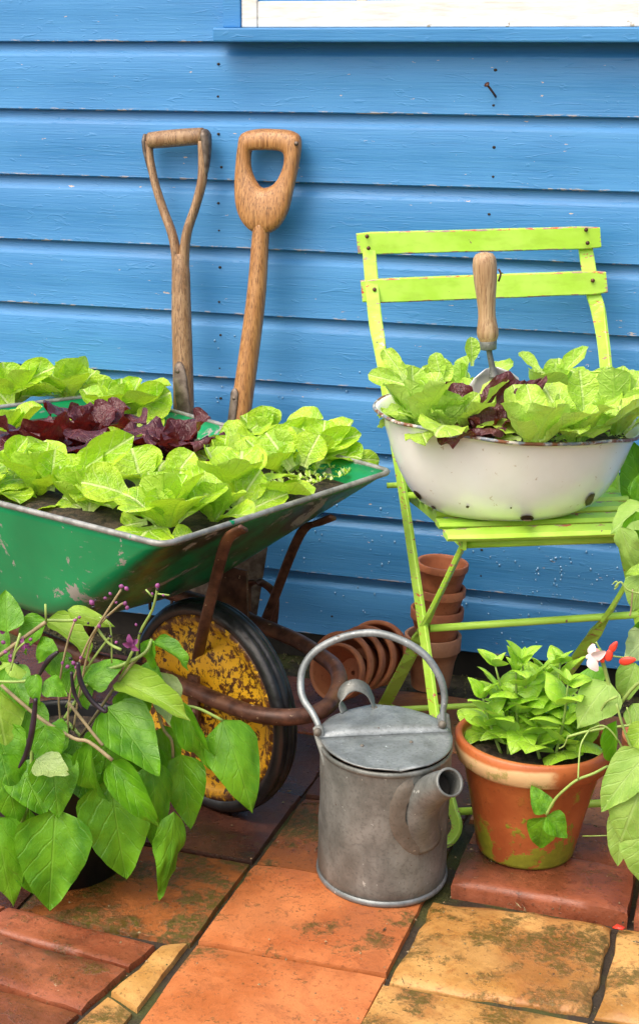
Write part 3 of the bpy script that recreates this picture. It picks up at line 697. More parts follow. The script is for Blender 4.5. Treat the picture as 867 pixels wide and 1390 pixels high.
# ------------------------------------------------------------------ leaves
def leaf_mesh(name, mat, shape, nx=6, ny=11, bend=.5, cup=.25, ruff=.0, rfreq=5, blister=.0, seed=0, curl=0, wmax=.5, stalk=.0):
    vs = []; uv = []; fs = []; ang = 0; y = 0; z = 0; pos = [(0, 0, 0)]
    for i in range(1, ny+1):
        t = i/ny; ang = bend*(t**1.4); y += math.cos(ang)/ny; z -= math.sin(ang)/ny; pos.append((y, z, ang))
    for i in range(ny+1):
        t = i/ny; w_ = shape(t)*wmax; y, z, a = pos[i]
        for j in range(-nx, nx+1):
            s = j/nx; e = abs(s)
            h = cup*w_*(e**1.6) + ruff*(e**2.2)*math.sin(rfreq*t*6.28+seed*2.1+(1.7 if s > 0 else 0))*(.35+t)
            h += ruff*.5*(e**2)*math.sin(rfreq*2.3*t*6.28+seed+s)
            h += blister*min(1, t*3)*mn.noise(V((s*w_*5.5, t*5, seed*3.7)))+blister*.35*mn.noise(V((s*w_*13, t*12, seed*1.7)))
            h -= curl*max(0, e-.55)*w_*2
            x = s*w_*(1-.12*cup*e)
            tt = ruff*.8*e*mn.noise(V((t*6, s, seed)))
            if abs(s) > .99 and ruff > .013: x *= 1+.035*mn.noise(V((t*9, seed, s)))
            vs.append((x, y+h*math.sin(a)+tt, z+h*math.cos(a))); uv.append((s*w_, t))
    m = 2*nx+1
    for i in range(ny):
        for j in range(m-1): fs.append((i*m+j, i*m+j+1, (i+1)*m+j+1, (i+1)*m+j))
    me = bpy.data.meshes.new(name); me.from_pydata(vs, [], fs); me.materials.append(mat)
    ul = me.uv_layers.new(name='UVMap')
    for l in me.loops: ul.data[l.index].uv = uv[l.vertex_index]
    for p in me.polygons: p.use_smooth = True
    return me
def sh_lettuce(t):
    q = min(1, max(0, (t-.10)/.50)); q = q*q*(3-2*q)
    return (.24+.76*q)*math.sqrt(max(0, 1-max(0, (t-.58)/.425)**2.3)) if t < 1 else .07
def sh_bean(t): return (max(0, min(1, t/.16))**.5*.86+.14*math.sin(min(1, t/.4)*1.57))*(1-max(0, (t-.24)/.77)**1.55)+.004 if t < 1 else .008
def sh_basil(t): return (math.sin(math.pi*min(1, max(0, t)**.66))**.8)*(1-.18*t)+.01
LET = [leaf_mesh('lettuce_leaf', M_LET, sh_lettuce, 8, 16, b, c, r_*.75, 1.7, .030, k, cu, wm*1.16) for k, (b, c, r_, cu, wm) in enumerate([(.5, .38, .020, .0, .36), (.9, .26, .026, .1, .40), (.25, .50, .018, .0, .34), (1.2, .16, .024, .15, .38), (.5, .42, .032, .05, .42), (.1, .6, .02, 0, .34), (.75, .40, .03, 0, .37)])]
LETB = [leaf_mesh('young_lettuce_leaf', M_LETB, sh_lettuce, 8, 16, b, c, r_, 2.3, .030, k+20, cu, wm*1.05) for k, (b, c, r_, cu, wm) in enumerate([(.5, .35, .034, .0, .27), (.9, .25, .04, .1, .29), (.2, .45, .03, .0, .26), (1.2, .2, .036, .1, .27), (.6, .3, .05, .05, .31), (.0, .5, .02, 0, .26)])]
RED = [leaf_mesh('red_lettuce_leaf', M_RED, sh_lettuce, 10, 20, b, c, r_*.8, 2.4, .06, k+40, cu, wm) for k, (b, c, r_, cu, wm) in enumerate([(1.1, .20, .085, .1, .46), (1.4, .12, .10, .1, .50), (.7, .30, .08, 0, .44), (1.7, .05, .09, .2, .48)])]
BEAN = {}
for nm_, mt_ in (('g', M_BEAN), ('p', M_BEAN2), ('r', M_RUN)):
    BEAN[nm_] = [leaf_mesh('bean_leaf', mt_, sh_bean, 7, 14, b, c, ru, 1.3, .030, k, 0, .5) for k, (b, c, ru) in enumerate([(.45, .20, .03), (.75, .42, .04), (.2, .12, .025), (1.0, -.16, .04), (.55, -.22, .03), (.9, .34, .05)])]
BAS = [leaf_mesh('basil_leaf', M_BASIL, sh_basil, 5, 9, b, c, .01, 1.5, .012, k, cu, .5) for k, (b, c, cu) in enumerate([(.8, -.12, .1), (1.2, .15, .2), (.4, .3, .1), (1.0, -.22, .1)])]

def plant_leaf(par, me, pos, az, el, L, wk=1.0, roll=0, name=None):
    o = new_obj(name or me.name.split('.')[0], me, par)
    M = Matrix.Rotation(az-math.pi/2, 4, 'Z') @ Matrix.Rotation(el, 4, 'X') @ Matrix.Rotation(roll, 4, 'Y') @ Matrix.Diagonal((L*wk, L, L, 1))
    o.matrix_local = Matrix.Translation(V(pos)-wpos(par)) @ M
    return o
def lettuce(label, pos, n, size, lib, seed, el=(12, 62), group=None, cat='lettuce', name='lettuce', lean=(0, 0)):
    rg = random.Random(seed); pos = V(pos)
    o = root(name, pos, label, cat, group)
    az = rg.uniform(0, 6.28)
    for i in range(n):
        t = i/(n-1); az += 2.4+rg.uniform(-.25, .25)
        e = R(el[0]+(el[1]-el[0])*t**.85+rg.uniform(-13, 13)); L = size*(1.0-.36*t)*rg.uniform(.72, 1.12)
        me = lib[rg.randrange(len(lib))] if t < .7 else lib[2 if len(lib) < 5 else rg.choice((2, 5))]
        p = pos+V((math.cos(az), math.sin(az), 0))*size*.10*(1-t)+V((rg.uniform(-1, 1), rg.uniform(-1, 1), 0))*size*.05+V((0, 0, size*.02))
        e = e + lean[0]*math.cos(az-lean[1])
        plant_leaf(o, me, p, az, e, L, rg.uniform(.9, 1.12), rg.uniform(-.35, .35), name='leaf')
    return o
def px_leaf(par, lib, base, tip, wpx, Yb, Yt, k=0, tilt=.35, roll=0, name='leaf'):
    # a leaf spanned between two places in the garden, facing roughly towards the open side
    b = at(*base, Yb); t = at(*tip, Yt); ydir = (t-b); L = ydir.length; ydir.normalize()
    view = (CAM-(b+t)/2).normalized()
    nz = (view*(1-tilt)+V((0, 0, 1))*tilt); nz = (nz-ydir*nz.dot(ydir)).normalized()
    nz = Matrix.Rotation(roll, 3, ydir) @ nz; xd = ydir.cross(nz)
    wm = wpx*(CAM-b).length/FPX
    k = (k, k, 4)[int(abs(base[0]*7+tip[1]*3)) % 3] if k in (0, 2) else (5 if k == 1 and int(base[0]) % 2 else k)
    o = new_obj(name, lib[k % len(lib)], par)
    M = Matrix((xd*wm, ydir*L*1.03, nz*L)).transposed().to_4x4()
    o.matrix_local = Matrix.Translation(b-wpos(par)) @ M
    return o

# ------------------------------------------------------------------ wheelbarrow
ang = R(-24); bd = V((math.cos(ang), math.sin(ang), 0)); bc = V((-math.sin(ang), math.cos(ang), 0))
wheel_c = V((-.929, -.743, .17))
bar = root('wheelbarrow', (wheel_c.x, wheel_c.y, 0), 'old green wheelbarrow with a rusty yellow wheel, planted full of lettuces', 'wheelbarrow')
ZR = .5
A_ = atz(222, 741, ZR); B_ = atz(531, 641, ZR); C_ = atz(0, 684, ZR)
sd = (C_-A_).normalized(); bdv = (atz(238, 560, ZR)-B_).normalized()
C2 = A_+sd*1.0; E2 = B_+bdv*.81
low = [V((-1.085, -.880, .325)), V((-.955, -.625, .325)), V((-1.42, -.26, .315)), V((-1.68, -.58, .315))]     # near front, far front, far back, near back
top = [A_, B_, E2, C2]
def rring(q, rad, n=7):
    out = []
    for i in range(4):
        p = q[i]; a = (q[i-1]-p); b = (q[(i+1) % 4]-p); ra = min(rad, a.length*.45, b.length*.45)
        P0 = p+a.normalized()*ra; P2 = p+b.normalized()*ra
        for k in range(n):
            t = k/(n-1); out.append(P0*(1-t)**2+p*2*t*(1-t)+P2*t*t)
    return out
N7 = 7; rings = []; wear = []
levels = [(1, .022), (.92, .03), (.75, .045), (.5, .06), (.25, .075), (.10, .09), (.02, .11), (0, .14)]
for t, rad in levels:
    q = [low[i].lerp(top[i], t) for i in range(4)]
    if t < .05:
        cq = sum(q, V((0, 0, 0)))/4; q = [cq+(p-cq)*(.97 if t > 0 else .90) for p in q]
    rings.append(rring(q, rad, N7))
M4 = len(rings[0])
# insert midpoints along straight sides
def densify(ring, k=5):
    out = []; n = len(ring)
    for i in range(n):
        a = ring[i]; b = ring[(i+1) % n]; out.append(a)
        if i % N7 == N7-1:
            for j in range(1, k): out.append(a.lerp(b, j/k))
    return out
rings = [densify(r_) for r_ in rings]; m = len(rings[0])
vs = []; uv = []
for li, r_ in enumerate(rings):
    for k, p in enumerate(r_):
        vs.append(p); blk = m//4
        # ring starts at near front corner (coming from the near back side) and runs along the front edge
        q = k/blk
        f = 1.0 if (0.25 < q <= 1.45) else 0.0
        uv.append((f, .5))
fs = [(i*m+k, i*m+(k+1) % m, (i+1)*m+(k+1) % m, (i+1)*m+k) for i in range(len(rings)-1) for k in range(m)]
fs.append(tuple(range((len(rings)-1)*m, len(rings)*m)))
tray = mk('tray', vs, fs, M_TRAY, bar, uvs=uv); sm = tray.modifiers.new('t', 'SOLIDIFY'); sm.thickness = .003; sm.offset = -1
tube([p+V((0, 0, .001)) for p in rings[0]], .0046, 8, closed=True).obj('rim', M_RIM, bar)
# soil
def soil_patch(name, ring, par_label, cat, z0, amp, cz=0):
    cen = sum(ring, V((0, 0, 0)))/len(ring); vs = []; fs = []; K = 12; n = len(ring)
    for i in range(K+1):
        for p in ring:
            q = cen.lerp(p, i/K*.997); z = z0+amp*mn.noise(q*16)+amp*.7*mn.noise(q*55)+cz*(1-(i/K)**2); vs.append((q.x, q.y, z if i < K else z0-.004))
    for i in range(K):
        for k in range(n): fs.append((i*n+k, i*n+(k+1) % n, (i+1)*n+(k+1) % n, (i+1)*n+k))
    o = mk(name, vs, fs, M_SOIL); tag(o, par_label, cat, kind='stuff'); return o
sr = [low_.lerp(top_, 0) for low_, top_ in zip(rings[2], rings[2])]
sr = [rings[1][k].lerp(rings[2][k], .35) for k in range(m)]
cs_ = sum(sr, V((0, 0, 0)))/m; sr = [cs_+(p-cs_)*.985 for p in sr]
soil_patch('soil', sr, 'dark crumbly soil filling the green wheelbarrow', 'soil', .479, .008, .012)

# wheel
Mw = Matrix((bd, V((0, 0, 1)), -bc)).transposed()      # local x: forward, y: up, z: towards the viewer side
hub = wheel_c + bc*.017
wh = new_obj('wheel', None, bar); wh.location = hub-wpos(bar)
prof = [(.0, .030), (.020, .029), (.030, .020), (.060, .023), (.100, .018), (.124, .010), (.131, .015), (.141, .0185), (.148, .0175), (.150, .013)]
n = 64; vs = []; uv = []; fs = []
for r_, z_ in prof:
    for k in range(n):
        t = 2*math.pi*k/n; vs.append(hub+Mw @ V((max(r_, .0005)*math.cos(t), max(r_, .0005)*math.sin(t), z_))); uv.append((0, r_/.149))
for i in range(len(prof)-1):
    for k in range(n): fs.append((i*n+k, i*n+(k+1) % n, (i+1)*n+(k+1) % n, (i+1)*n+k))
mk('rim', vs, fs, M_YEL, wh, uvs=uv)
vs2 = [hub-Mw @ (Mw.transposed() @ (V(v)-hub)) if False else hub+Mw @ V(((Mw.transposed() @ (V(v)-hub)).x, (Mw.transposed() @ (V(v)-hub)).y, -(Mw.transposed() @ (V(v)-hub)).z)) for v in vs]
mk('rim', vs2, fs, M_YEL, wh, uvs=uv)
tp = [(.147, .017), (.152, .021), (.159, .0205), (.1655, .016), (.1680, .009), (.1655, .0075), (.1695, .005), (.1695, -.005), (.1655, -.0075), (.1680, -.009), (.1655, -.016), (.159, -.0205), (.152, -.021), (.147, -.017)]
lathe(tp, hub, Mw, 80, wob=.006).obj('tyre', M_TYRE, wh)
# tubular loop frame around the wheel, in view from its near strand round the front to the far strand
L_ = [((120, 893), .214), ((200, 912), .21), ((240, 927), .21), ((300, 953), .21), ((350, 970), .211), ((400, 973), .212), ((440, 962), .215), ((459, 934), .222), ((456, 908), .228), ((430, 886), .232), ((400, 868), .236), ((352, 848), .24), ((300, 825), .243)]
P = [atz(*p, z) for p, z in L_]
near0 = P[0]; far0 = P[-1]
P = [near0-bd*.55+V((0, 0, .03)), near0-bd*.25+V((0, 0, .01))]+P+[far0-bd*.22, far0-bd*.5+V((0, 0, .03))]
tube(P, .0126, 12, 6).obj('frame_tube', M_RUST, bar)
# axle bracket with its bolt
b0 = atz(268, 905, .226)
g = G(); g.box(b0-bd*.012, .050, .016, .003, (bd, bc, V((0, 0, 1)))); g.box(b0+bd*.036+V((0, 0, -.004)), .004, .016, .006, (bd, bc, V((0, 0, 1))))
br = bevel(g.obj('axle_bracket', M_RUST, bar, smooth=False), .0012)
lathe([(0, .009), (.006, .008), (.0085, .003), (.009, 0), (.012, -.001), (.012, -.003)], b0+bd*.010+V((0, 0, .004)), None, 8).obj('bolt', M_RUST, br)
tube([hub-bc*.055, hub+bc*.10], .007, 10, 1).obj('axle', M_RUST, bar)
g = G(); g.box(hub-bc*.038+V((0, 0, .018)), .011, .003, .042, (bd, bc, V((0, 0, 1)))); g.obj('axle_plate', M_RUST, bar, smooth=False)
# struts that hold the front of the tray
def flat(pts, wpx, name, side, th=.0035, n=6):
    Q = catmull(pts, n); return sweep(Q, rrect(wpx, th, .6), sides=side).obj(name, M_RUST, bar)
sA = [b0+bd*(-.002)+V((0, 0, .004)), atz(278, 848, .29), atz(293, 788, .355), atz(305, 745, .412), atz(315, 727, .436), atz(331, 717, .462)]
sA = [b0+bd*(-.002)+V((0, 0, .004))]+[A_.lerp(B_, .18)*0+at(*p, y) for p, y in (((277, 852), -.800), ((292, 790), -.825), ((303, 748), -.850), ((312, 728), -.862), ((331, 717), -.868))]
flat(sA, .0085, 'strut', rt)
sB = [at(*p, y) for p, y in (((352, 862), -.485), ((371, 815), -.500), ((391, 762), -.520), ((405, 730), -.535), ((416, 715), -.542), ((431, 710), -.548), ((452, 702), -.556))]
flat(sB, .0078, 'strut', rt)
# U shaped legs and cross plate behind the wheel
plp = [at(290, 765, -.60), at(334, 775, -.60), at(336, 850, -.60), at(290, 850, -.60)]
g = G(); g.add([p+bc*o_ for o_ in (0, .004) for p in plp], [(0, 1, 2, 3), (7, 6, 5, 4), (0, 4, 5, 1), (1, 5, 6, 2), (2, 6, 7, 3), (3, 7, 4, 0)]); g.obj('cross_plate', M_RUST, bar, smooth=False)
Q = catmull([at(335, 848, -.48), at(336, 810, -.48), at(338, 793, -.48), at(352, 790, -.48), at(368, 800, -.47), at(374, 815, -.465), at(371, 850, -.46), at(368, 862, -.455)], 5)
sweep(Q, rrect(.0065, .003, .6), sides=rt).obj('brace', M_RUST, bar)
for dx in (0, .33):
    q0 = near0-bd*.40; f0 = far0-bd*.34
    tube([q0+V((0, 0, 0)), q0-bd*.02+V((0, 0, -.19)), q0-bd*.02+V((0, 0, -.226))] if dx == 0 else [f0, f0-bd*.02+V((0, 0, -.2)), f0-bd*.02+V((0, 0, -.25))], .011, 8, 4).obj('leg', M_RUST, bar)

# ------------------------------------------------------------------ lettuces in the wheelbarrow
Z = .482
LT = [  # pixel of the heart, leaves, size, lib, seed, label
 ((52, 672), 10, .104, LET, 1, 'bright green lettuce at the near rim of the wheelbarrow, second from the left photo edge'),
 ((226, 716), 12, .112, LET, 2, 'bright green lettuce hanging over the near corner of the wheelbarrow rim'),
 ((205, 664), 8, .085, LET, 14, 'bright green lettuce with upright round leaves just behind the overhanging one'),
 ((322, 682), 12, .112, LET, 3, 'bright green lettuce on the middle of the wheelbarrow front edge'),
 ((437, 630), 9, .098, LET, 4, 'bright green lettuce nearest the pointed right hand corner of the wheelbarrow'),
 ((385, 644), 8, .100, LET, 15, 'bright green lettuce one in from the pointed right hand corner of the wheelbarrow'),
 ((362, 602), 11, .092, LET, 5, 'bright green lettuce at the back rim of the wheelbarrow, just right of the spade'),
 ((165, 572), 12, .118, LET, 6, 'bright green lettuce at the back of the wheelbarrow, left of the fork handle'),
 ((95, 545), 10, .125, LET, 7, 'bright green lettuce at the far back of the wheelbarrow against the shed'),
 ((20, 550), 11, .125, LET, 8, 'bright green lettuce behind the dark red ones at the left photo edge'),
 ((290, 708), 8, .082, LET, 17, 'small bright green lettuce at the front rim just right of the near corner one'),
 ((104, 690), 8, .085, LET, 18, 'small bright green lettuce pressed against the near rim left of the corner'),
 ((178, 622), 8, .075, LET, 19, 'small bright green lettuce growing in between the dark red ones'),
 ((300, 640), 8, .080, LET, 20, 'small bright green lettuce right of the dark red ones below the spade'),
 ((2, 600), 8, .095, LET, 16, 'small bright green lettuce against the left photo edge beside the red ones'),
 ((-25, 676), 10, .110, LET, 10, 'bright green lettuce cut by the left photo edge at the near rim'),
 ((124, 688), 10, .104, LET, 12, 'bright green lettuce in the middle of the near rim row'),
 ((58, 632), 12, .128, RED, 21, 'dark red lettuce furthest left in the wheelbarrow'),
 ((125, 606), 12, .122, RED, 22, 'dark red lettuce in the middle of the three, left of the fork'),
 ((245, 628), 14, .128, RED, 23, 'dark red lettuce below the fork and spade handles'),
]
HERO = {1: [((69, 666), (75, 613), 48, 2), ((10, 640), (26, 598), 32, 0), ((60, 690), (2, 668), 40, 4), ((72, 690), (40, 712), 36, 3)],
 2: [((182, 676), (116, 648), 54, 4), ((214, 716), (186, 742), 36, 3), ((228, 735), (262, 716), 34, 1), ((222, 700), (214, 664), 44, 2), ((200, 708), (150, 716), 34, 3)],
 14: [((194, 662), (180, 608), 62, 2), ((228, 665), (256, 613), 46, 0)],
 12: [((100, 648), (165, 597), 44, 0), ((120, 700), (126, 655), 52, 4), ((110, 690), (82, 668), 40, 1)],
 3: [((314, 698), (266, 660), 38, 0), ((318, 690), (352, 640), 46, 2), ((330, 700), (385, 664), 40, 4), ((300, 700), (262, 720), 34, 3)],
 15: [((396, 636), (362, 586), 54, 4), ((413, 634), (428, 592), 44, 0)],
 4: [((426, 630), (481, 604), 30, 1), ((458, 628), (513, 618), 25, 3), ((413, 614), (481, 588), 28, 0)],
 5: [((332, 592), (364, 562), 32, 0), ((359, 596), (440, 584), 28, 1), ((345, 610), (296, 582), 44, 4), ((380, 610), (392, 580), 40, 2)],
 6: [((180, 562), (225, 534), 46, 4), ((156, 580), (116, 526), 44, 2), ((185, 590), (215, 560), 40, 0)],
 7: [((96, 532), (99, 493), 44, 2), ((110, 550), (150, 518), 36, 0)],
 8: [((9, 540), (62, 493), 40, 0), ((20, 560), (-10, 520), 40, 2)]}
for (px, n, s, lib, seed, lab) in LT:
    hp_ = atz(*px, Z)
    pl_ = lettuce(lab, atz(*px, Z), n, s, lib, seed, (22, 84) if lib is LET else (20, 80), 'lettuces growing in the wheelbarrow', 'lettuce', 'red_lettuce' if lib is RED else 'lettuce')
    for (b, t, wpx, k) in HERO.get(seed, []):
        px_leaf(pl_, LET, b, t, wpx/.78, hp_.y-.026-(b[1]-px[1])*.0012, hp_.y-.030-(t[1]-px[1])*.0002, k, .35, ((b[0]+t[0]) % 7-3)*.12)
# tiny seedlings scattered on the soil
rg = random.Random(5); g = G()
def seedlings(area, n, z, mat, label, cat):
    g = G()
    for k in range(n):
        px = rg.uniform(*area[0]); py = rg.uniform(*area[1])
        if z < .49 and (py > 741-(px-222)*.3236-14 or py < 622+(px-430)*.16): continue
        p = atz(px, py, z)
        for q in range(4):
            a = rg.uniform(0, 6.28); L = rg.uniform(.004, .010); d = V((math.cos(a), math.sin(a), rg.uniform(.3, 1.2))); s_ = V((-math.sin(a), math.cos(a), 0))*L*.35
            g.add([p, p+d*L*.6+s_, p+d*L, p+d*L*.6-s_], [(0, 1, 2, 3)])
    o = g.obj('seedlings', mat, smooth=False); tag(o, label, cat, kind='stuff'); return o
seedlings(((370, 500), (622, 682)), 260, .487, M_LET, 'tiny green seedlings between the lettuces in the wheelbarrow', 'seedlings')

# ------------------------------------------------------------------ folding chair
UP = lambda p, y: at(*p, y)
u_ = V((math.cos(R(26.5)), math.sin(R(26.5)), 0)); v_ = V((u_.y, -u_.x, 0))
foot = V((-.545, -.725, 0))
chair = root('folding_chair', foot, 'bright lime green slatted folding chair with chipped paint holding the enamel basin', 'chair')
def lime(gm, name, par=chair, worn=None, b=.0015, smooth=False):
    uvs = [(.80, 0)]*len(gm.v) if worn else [(0, 0)]*len(gm.v)
    o = gm.obj(name, M_LIME, par, smooth=smooth, uvs=uvs); 
    if b: bevel(o, b)
    return o
TL = at(484, 332, -.205); TR = at(814, 322, -.05); ut = (TR-TL).normalized()
bl = [at(499, 318, -.197), at(508, 425, -.245), at(516, 475, -.272), at(528, 560, -.315), at(547, 670, -.372), at(574, 852, -.500), at(592, 986, -.605), at(611, 1086, -.690), at(620, 1122, -.722)]
bl[-1].z = max(bl[-1].z, .012)
foot_t = [V((-.541, -.740, .008)), V((-.556, -.748, .006)), V((-.572, -.745, .006))]
def upright(off, nm):
    P = [p+off for p in bl+foot_t[:2]]; Q = catmull(P, 4); sds = []; sc_l = []
    for i, q in enumerate(Q):
        t = i/(len(Q)-1); f = min(1, max(0, (t-.16)/.10))
        sds.append((ut*(1-f)+(v_+ut*.45)*f).normalized()); sc_l.append(((1.0 if f == 0 else 1-.25*f), 1))
    return lime(sweep(Q, rrect(.0115, .0042, .4), sides=sds, scale=sc_l), nm, worn=True, b=0)
upright(V((0, 0, 0)), 'upright')
ur_off = at(797, 345, -.05)-at(502, 345, -.197)
offR = [at(790, 312, -.048), at(803, 392, -.078), at(812, 425, -.095), at(822, 500, -.14)]
dR = u_*.36
P = offR+[p+dR for p in bl[4:]]; Q = catmull(P, 4); sds = []
for i, q in enumerate(Q):
    t = i/(len(Q)-1); f = min(1, max(0, (t-.18)/.12)); sds.append((ut*(1-f)+(v_+ut*.45)*f).normalized())
lime(sweep(Q, rrect(.0125, .0042, .4), sides=sds), 'upright', worn=True, b=0)
def slat(pl_t, pl_b, pr_t, pr_b, yl, yr, th, nm='back_slat'):
    a = at(*pl_t, yl); b = at(*pl_b, yl); c = at(*pr_t, yr); d = at(*pr_b, yr); g = G(); dirv = (c-a).normalized(); nrm = dirv.cross((a-b).normalized()).normalized()
    if nrm.y > 0: nrm = -nrm
    n = 14; vs = []; fs = []; uv = []
    for i in range(n+1):
        t = i/n; T0 = a.lerp(c, t); B0 = b.lerp(d, t); bowz = .0008*mn.noise(V((t*5, 0, th*900)))
        e = 1 if 0 < i < n else .90
        cm = (T0+B0)/2; hv = (T0-B0)/2*e
        prof = [(1, -.6), (.92, -1), (-.92, -1), (-1, -.6), (-1, .8), (1, .8)]
        for (s, q) in prof: vs.append(cm+hv*(s+bowz*20)-nrm*(q*th/2)); uv.append((1.0 if abs(s) > .91 else .12, 0))
        # face vertices duplicated close to the edge so the worn paint stays on the arris
    m_ = 6
    for i in range(n):
        for q in range(m_): fs.append((i*m_+q, i*m_+(q+1) % m_, (i+1)*m_+(q+1) % m_, (i+1)*m_+q))
    fs += [tuple(range(m_)), tuple(range(n*m_, (n+1)*m_))]
    o = mk(nm, vs, fs, M_LIME, chair, uvs=uv, sharp=35); return o, nrm
def slat2(*a_, **k_):
    o, nrm = slat(*a_, **k_); return o
def slatx(lt, lb, rt_, rb, yl, yr):
    # main body with un-worn face, plus its arrises
    th = .013; a = at(*lt, yl); b = at(*lb, yl); c = at(*rt_, yr); d = at(*rb, yr)
    dirv = (c-a).normalized(); nrm = dirv.cross((a-b).normalized()).normalized()
    if nrm.y > 0: nrm = -nrm
    n = 16; vs = []; fs = []; uv = []
    prof = [(1.0, .55, 1), (.90, 1.0, 1), (.72, 1.0, 0), (-.72, 1.0, 0), (-.90, 1.0, 1), (-1.0, .55, 1), (-1.0, -1, .5), (1.0, -1, .5)]
    for i in range(n+1):
        t = i/n; T0 = a.lerp(c, t); B0 = b.lerp(d, t); cm = (T0+B0)/2; hv = (T0-B0)/2*(1 if 0 < i < n else .88)
        wv = .03*mn.noise(V((t*7, lt[1], 0)))
        for (s, q, wr_) in prof:
            vs.append(cm+hv*(s*(1+wv))+nrm*(q*th/2*(1 if 0 < i < n or q < 0 else .6))); uv.append((max(wr_, 1 if i in (0, n) else 0), 0))
    m_ = len(prof)
    for i in range(n):
        for q in range(m_): fs.append((i*m_+q, i*m_+(q+1) % m_, (i+1)*m_+(q+1) % m_, (i+1)*m_+q))
    fs += [tuple(range(m_)), tuple(range(n*m_, (n+1)*m_))]
    return mk('back_slat', vs, fs, M_LIME, chair, uvs=uv, sharp=35), nrm
s1, nr = slatx((483, 315.5), (486, 346), (813, 307), (815, 337.5), -.212, -.057)
s2_, nr = slatx((489, 379), (492, 412), (821, 367), (824, 399), -.232, -.080)
def screw(px, py, y, par):
    p = at(px, py, y); q = nr.to_track_quat('Z', 'Y').to_matrix(); lathe([(0, .0016), (.0028, .0012), (.0036, 0), (.0036, -.002)], p, q, 10).obj('screw', M_RUST, par)
for px, py, y in ((498, 321, -.213), (500, 337, -.215), (795, 312, -.073), (797, 330, -.076)): screw(px, py, y-.004, s1)
for px, py, y in ((508, 393, -.232), (804, 381, -.095)): screw(px, py, y-.004, s2_)
# seat: rails and slats
ZS = .437
SF = atz(602, 727, ZS); SB = at(552, 668, -.352); SB.z = ZS-.004
SFr = SF+u_*.335
def seat_line(t): # left ends of the slats from front to back
    pts = [atz(604, 727, ZS), atz(593, 711, ZS), atz(586, 696, ZS), atz(574, 684, ZS), atz(565, 676, ZS-.002), atz(556, 668, ZS-.003), atz(549, 661, ZS-.004)]
    return pts[t]
for k in range(7):
    a = seat_line(k); L = .335 if k < 6 else .33; b = a+u_*L; th = .0055; wd = .0205 if k else .024
    if k >= 2: a = a+u_*.004
    P = [a+u_*(L*i/6) for i in range(7)]
    g = sweep(P, rrect(wd*1.0, th, .9), sides=[-v_]*7, scale=[(.80, .9)]+[(1, 1)]*5+[(.8, .9)])
    o = g.obj('seat_slat', M_LIME, chair, smooth=True, uvs=[(1 if q % 8 in (0, 1, 2, 3) and k < 4 else .3, 0) for q in range(len(g.v))]); o.data.set_sharp_from_angle(angle=R(35))
RT = at(632, 738, -.560)
tube([RT+V((0, 0, 0)), RT+u_*.30], .0075, 10, 1).obj('seat_tube', M_LIME, chair)
railL = [seat_line(0)+u_*.030+V((0, 0, -.016)), seat_line(3)+u_*.016+V((0, 0, -.018)), seat_line(6)+u_*.006+V((0, 0, -.014)), at(545, 668, -.36)]
o = lime(sweep(catmull(railL, 4), rrect(.0085, .0032, .4), sides=V((0, 0, 1))), 'seat_rail', worn=True, b=0)
lime(sweep([p+u_*.28 for p in catmull(railL, 4)], rrect(.0085, .0032, .4), sides=V((0, 0, 1))), 'seat_rail', worn=True, b=0)
pv0 = at(525, 659, -.330)
tube([pv0, pv0+u_*.43], .0050, 8, 1).obj('pivot_rod', M_LIME, chair)
pv1 = at(548, 673, -.375); tube([pv1, pv1+u_*.37], .0060, 8, 1).obj('pivot_rod', M_LIME, chair)
# crossing rear legs
rf_ = V((-.785, -.268, .008)); RTop = at(630, 736, -.560); cr_ = at(575, 850, -.49)
for off in (V((0, 0, 0)), u_*.30):
    P = [RTop+off, at(602, 795, -.528)+off, cr_+off, at(549, 905, -.385)+off, rf_+off]
    lime(sweep(catmull(P, 3), rrect(.0105, .0038, .4), sides=(v_*.7+V((0, 0, .7))).normalized()), 'leg', worn=True, b=0)
c0 = at(583, 853, -.487); c1 = at(868, 834, -.487+.31*.5)
tube([c0, c0.lerp(c1, .5), c1, c1+(c1-c0)*.12], .0063, 10, 1).obj('stretcher', M_LIME, chair)
r0 = atz(540, 963, .015); r1_ = atz(672, 956, .020); tube([rf_+V((.01, 0, .006)), r0+V((0, 0, .0)), r1_, r1_+(r1_-r0)*1.2], .0055, 8, 1).obj('foot_rod', M_LIME, chair)
f0 = atz(616, 1102, .035); f1 = atz(802, 1091, .045); tube([f0, f0.lerp(f1, .5), f1, f1+(f1-f0)*.45], .0062, 8, 1).obj('foot_rod', M_LIME, chair)

# ------------------------------------------------------------------ enamel basin
bc_ = V((-.537, -.432, .437+.006)); ba, bb, brot, bh = .213, .165, R(28), .150
tiltx = -.09
def basinP(r_, z_, t, ex=0):
    x = r_*ba*math.cos(t); y = r_*bb*math.sin(t)
    X = x*math.cos(brot)-y*math.sin(brot); Y = x*math.sin(brot)+y*math.cos(brot)
    k = z_/bh
    return bc_+V((X, Y, z_+k*tiltx*X+k*k*.007*mn.noise(V((math.cos(t)*2, math.sin(t)*2, 3)))))
basin = root('enamel_basin', bc_, 'old cream enamel basin with chips and a rusty rim standing on the green chair', 'basin')
bp = [(.0, .0), (.25, .0), (.45, .001), (.56, .006), (.66, .018), (.745, .038), (.81, .062), (.865, .090), (.91, .118), (.945, .138), (.975, .147), (1.0, .149)]
n = 72; vs = []; fs = []
for r_, z_ in bp:
    for k in range(n): vs.append(basinP(max(r_, .002), z_, 2*math.pi*k/n))
for i in range(len(bp)-1):
    for k in range(n): fs.append((i*n+k, i*n+(k+1) % n, (i+1)*n+(k+1) % n, (i+1)*n+k))
body = mk('bowl', vs, fs, M_ENAMEL, basin); sm = body.modifiers.new('t', 'SOLIDIFY'); sm.thickness = .003; sm.offset = 1
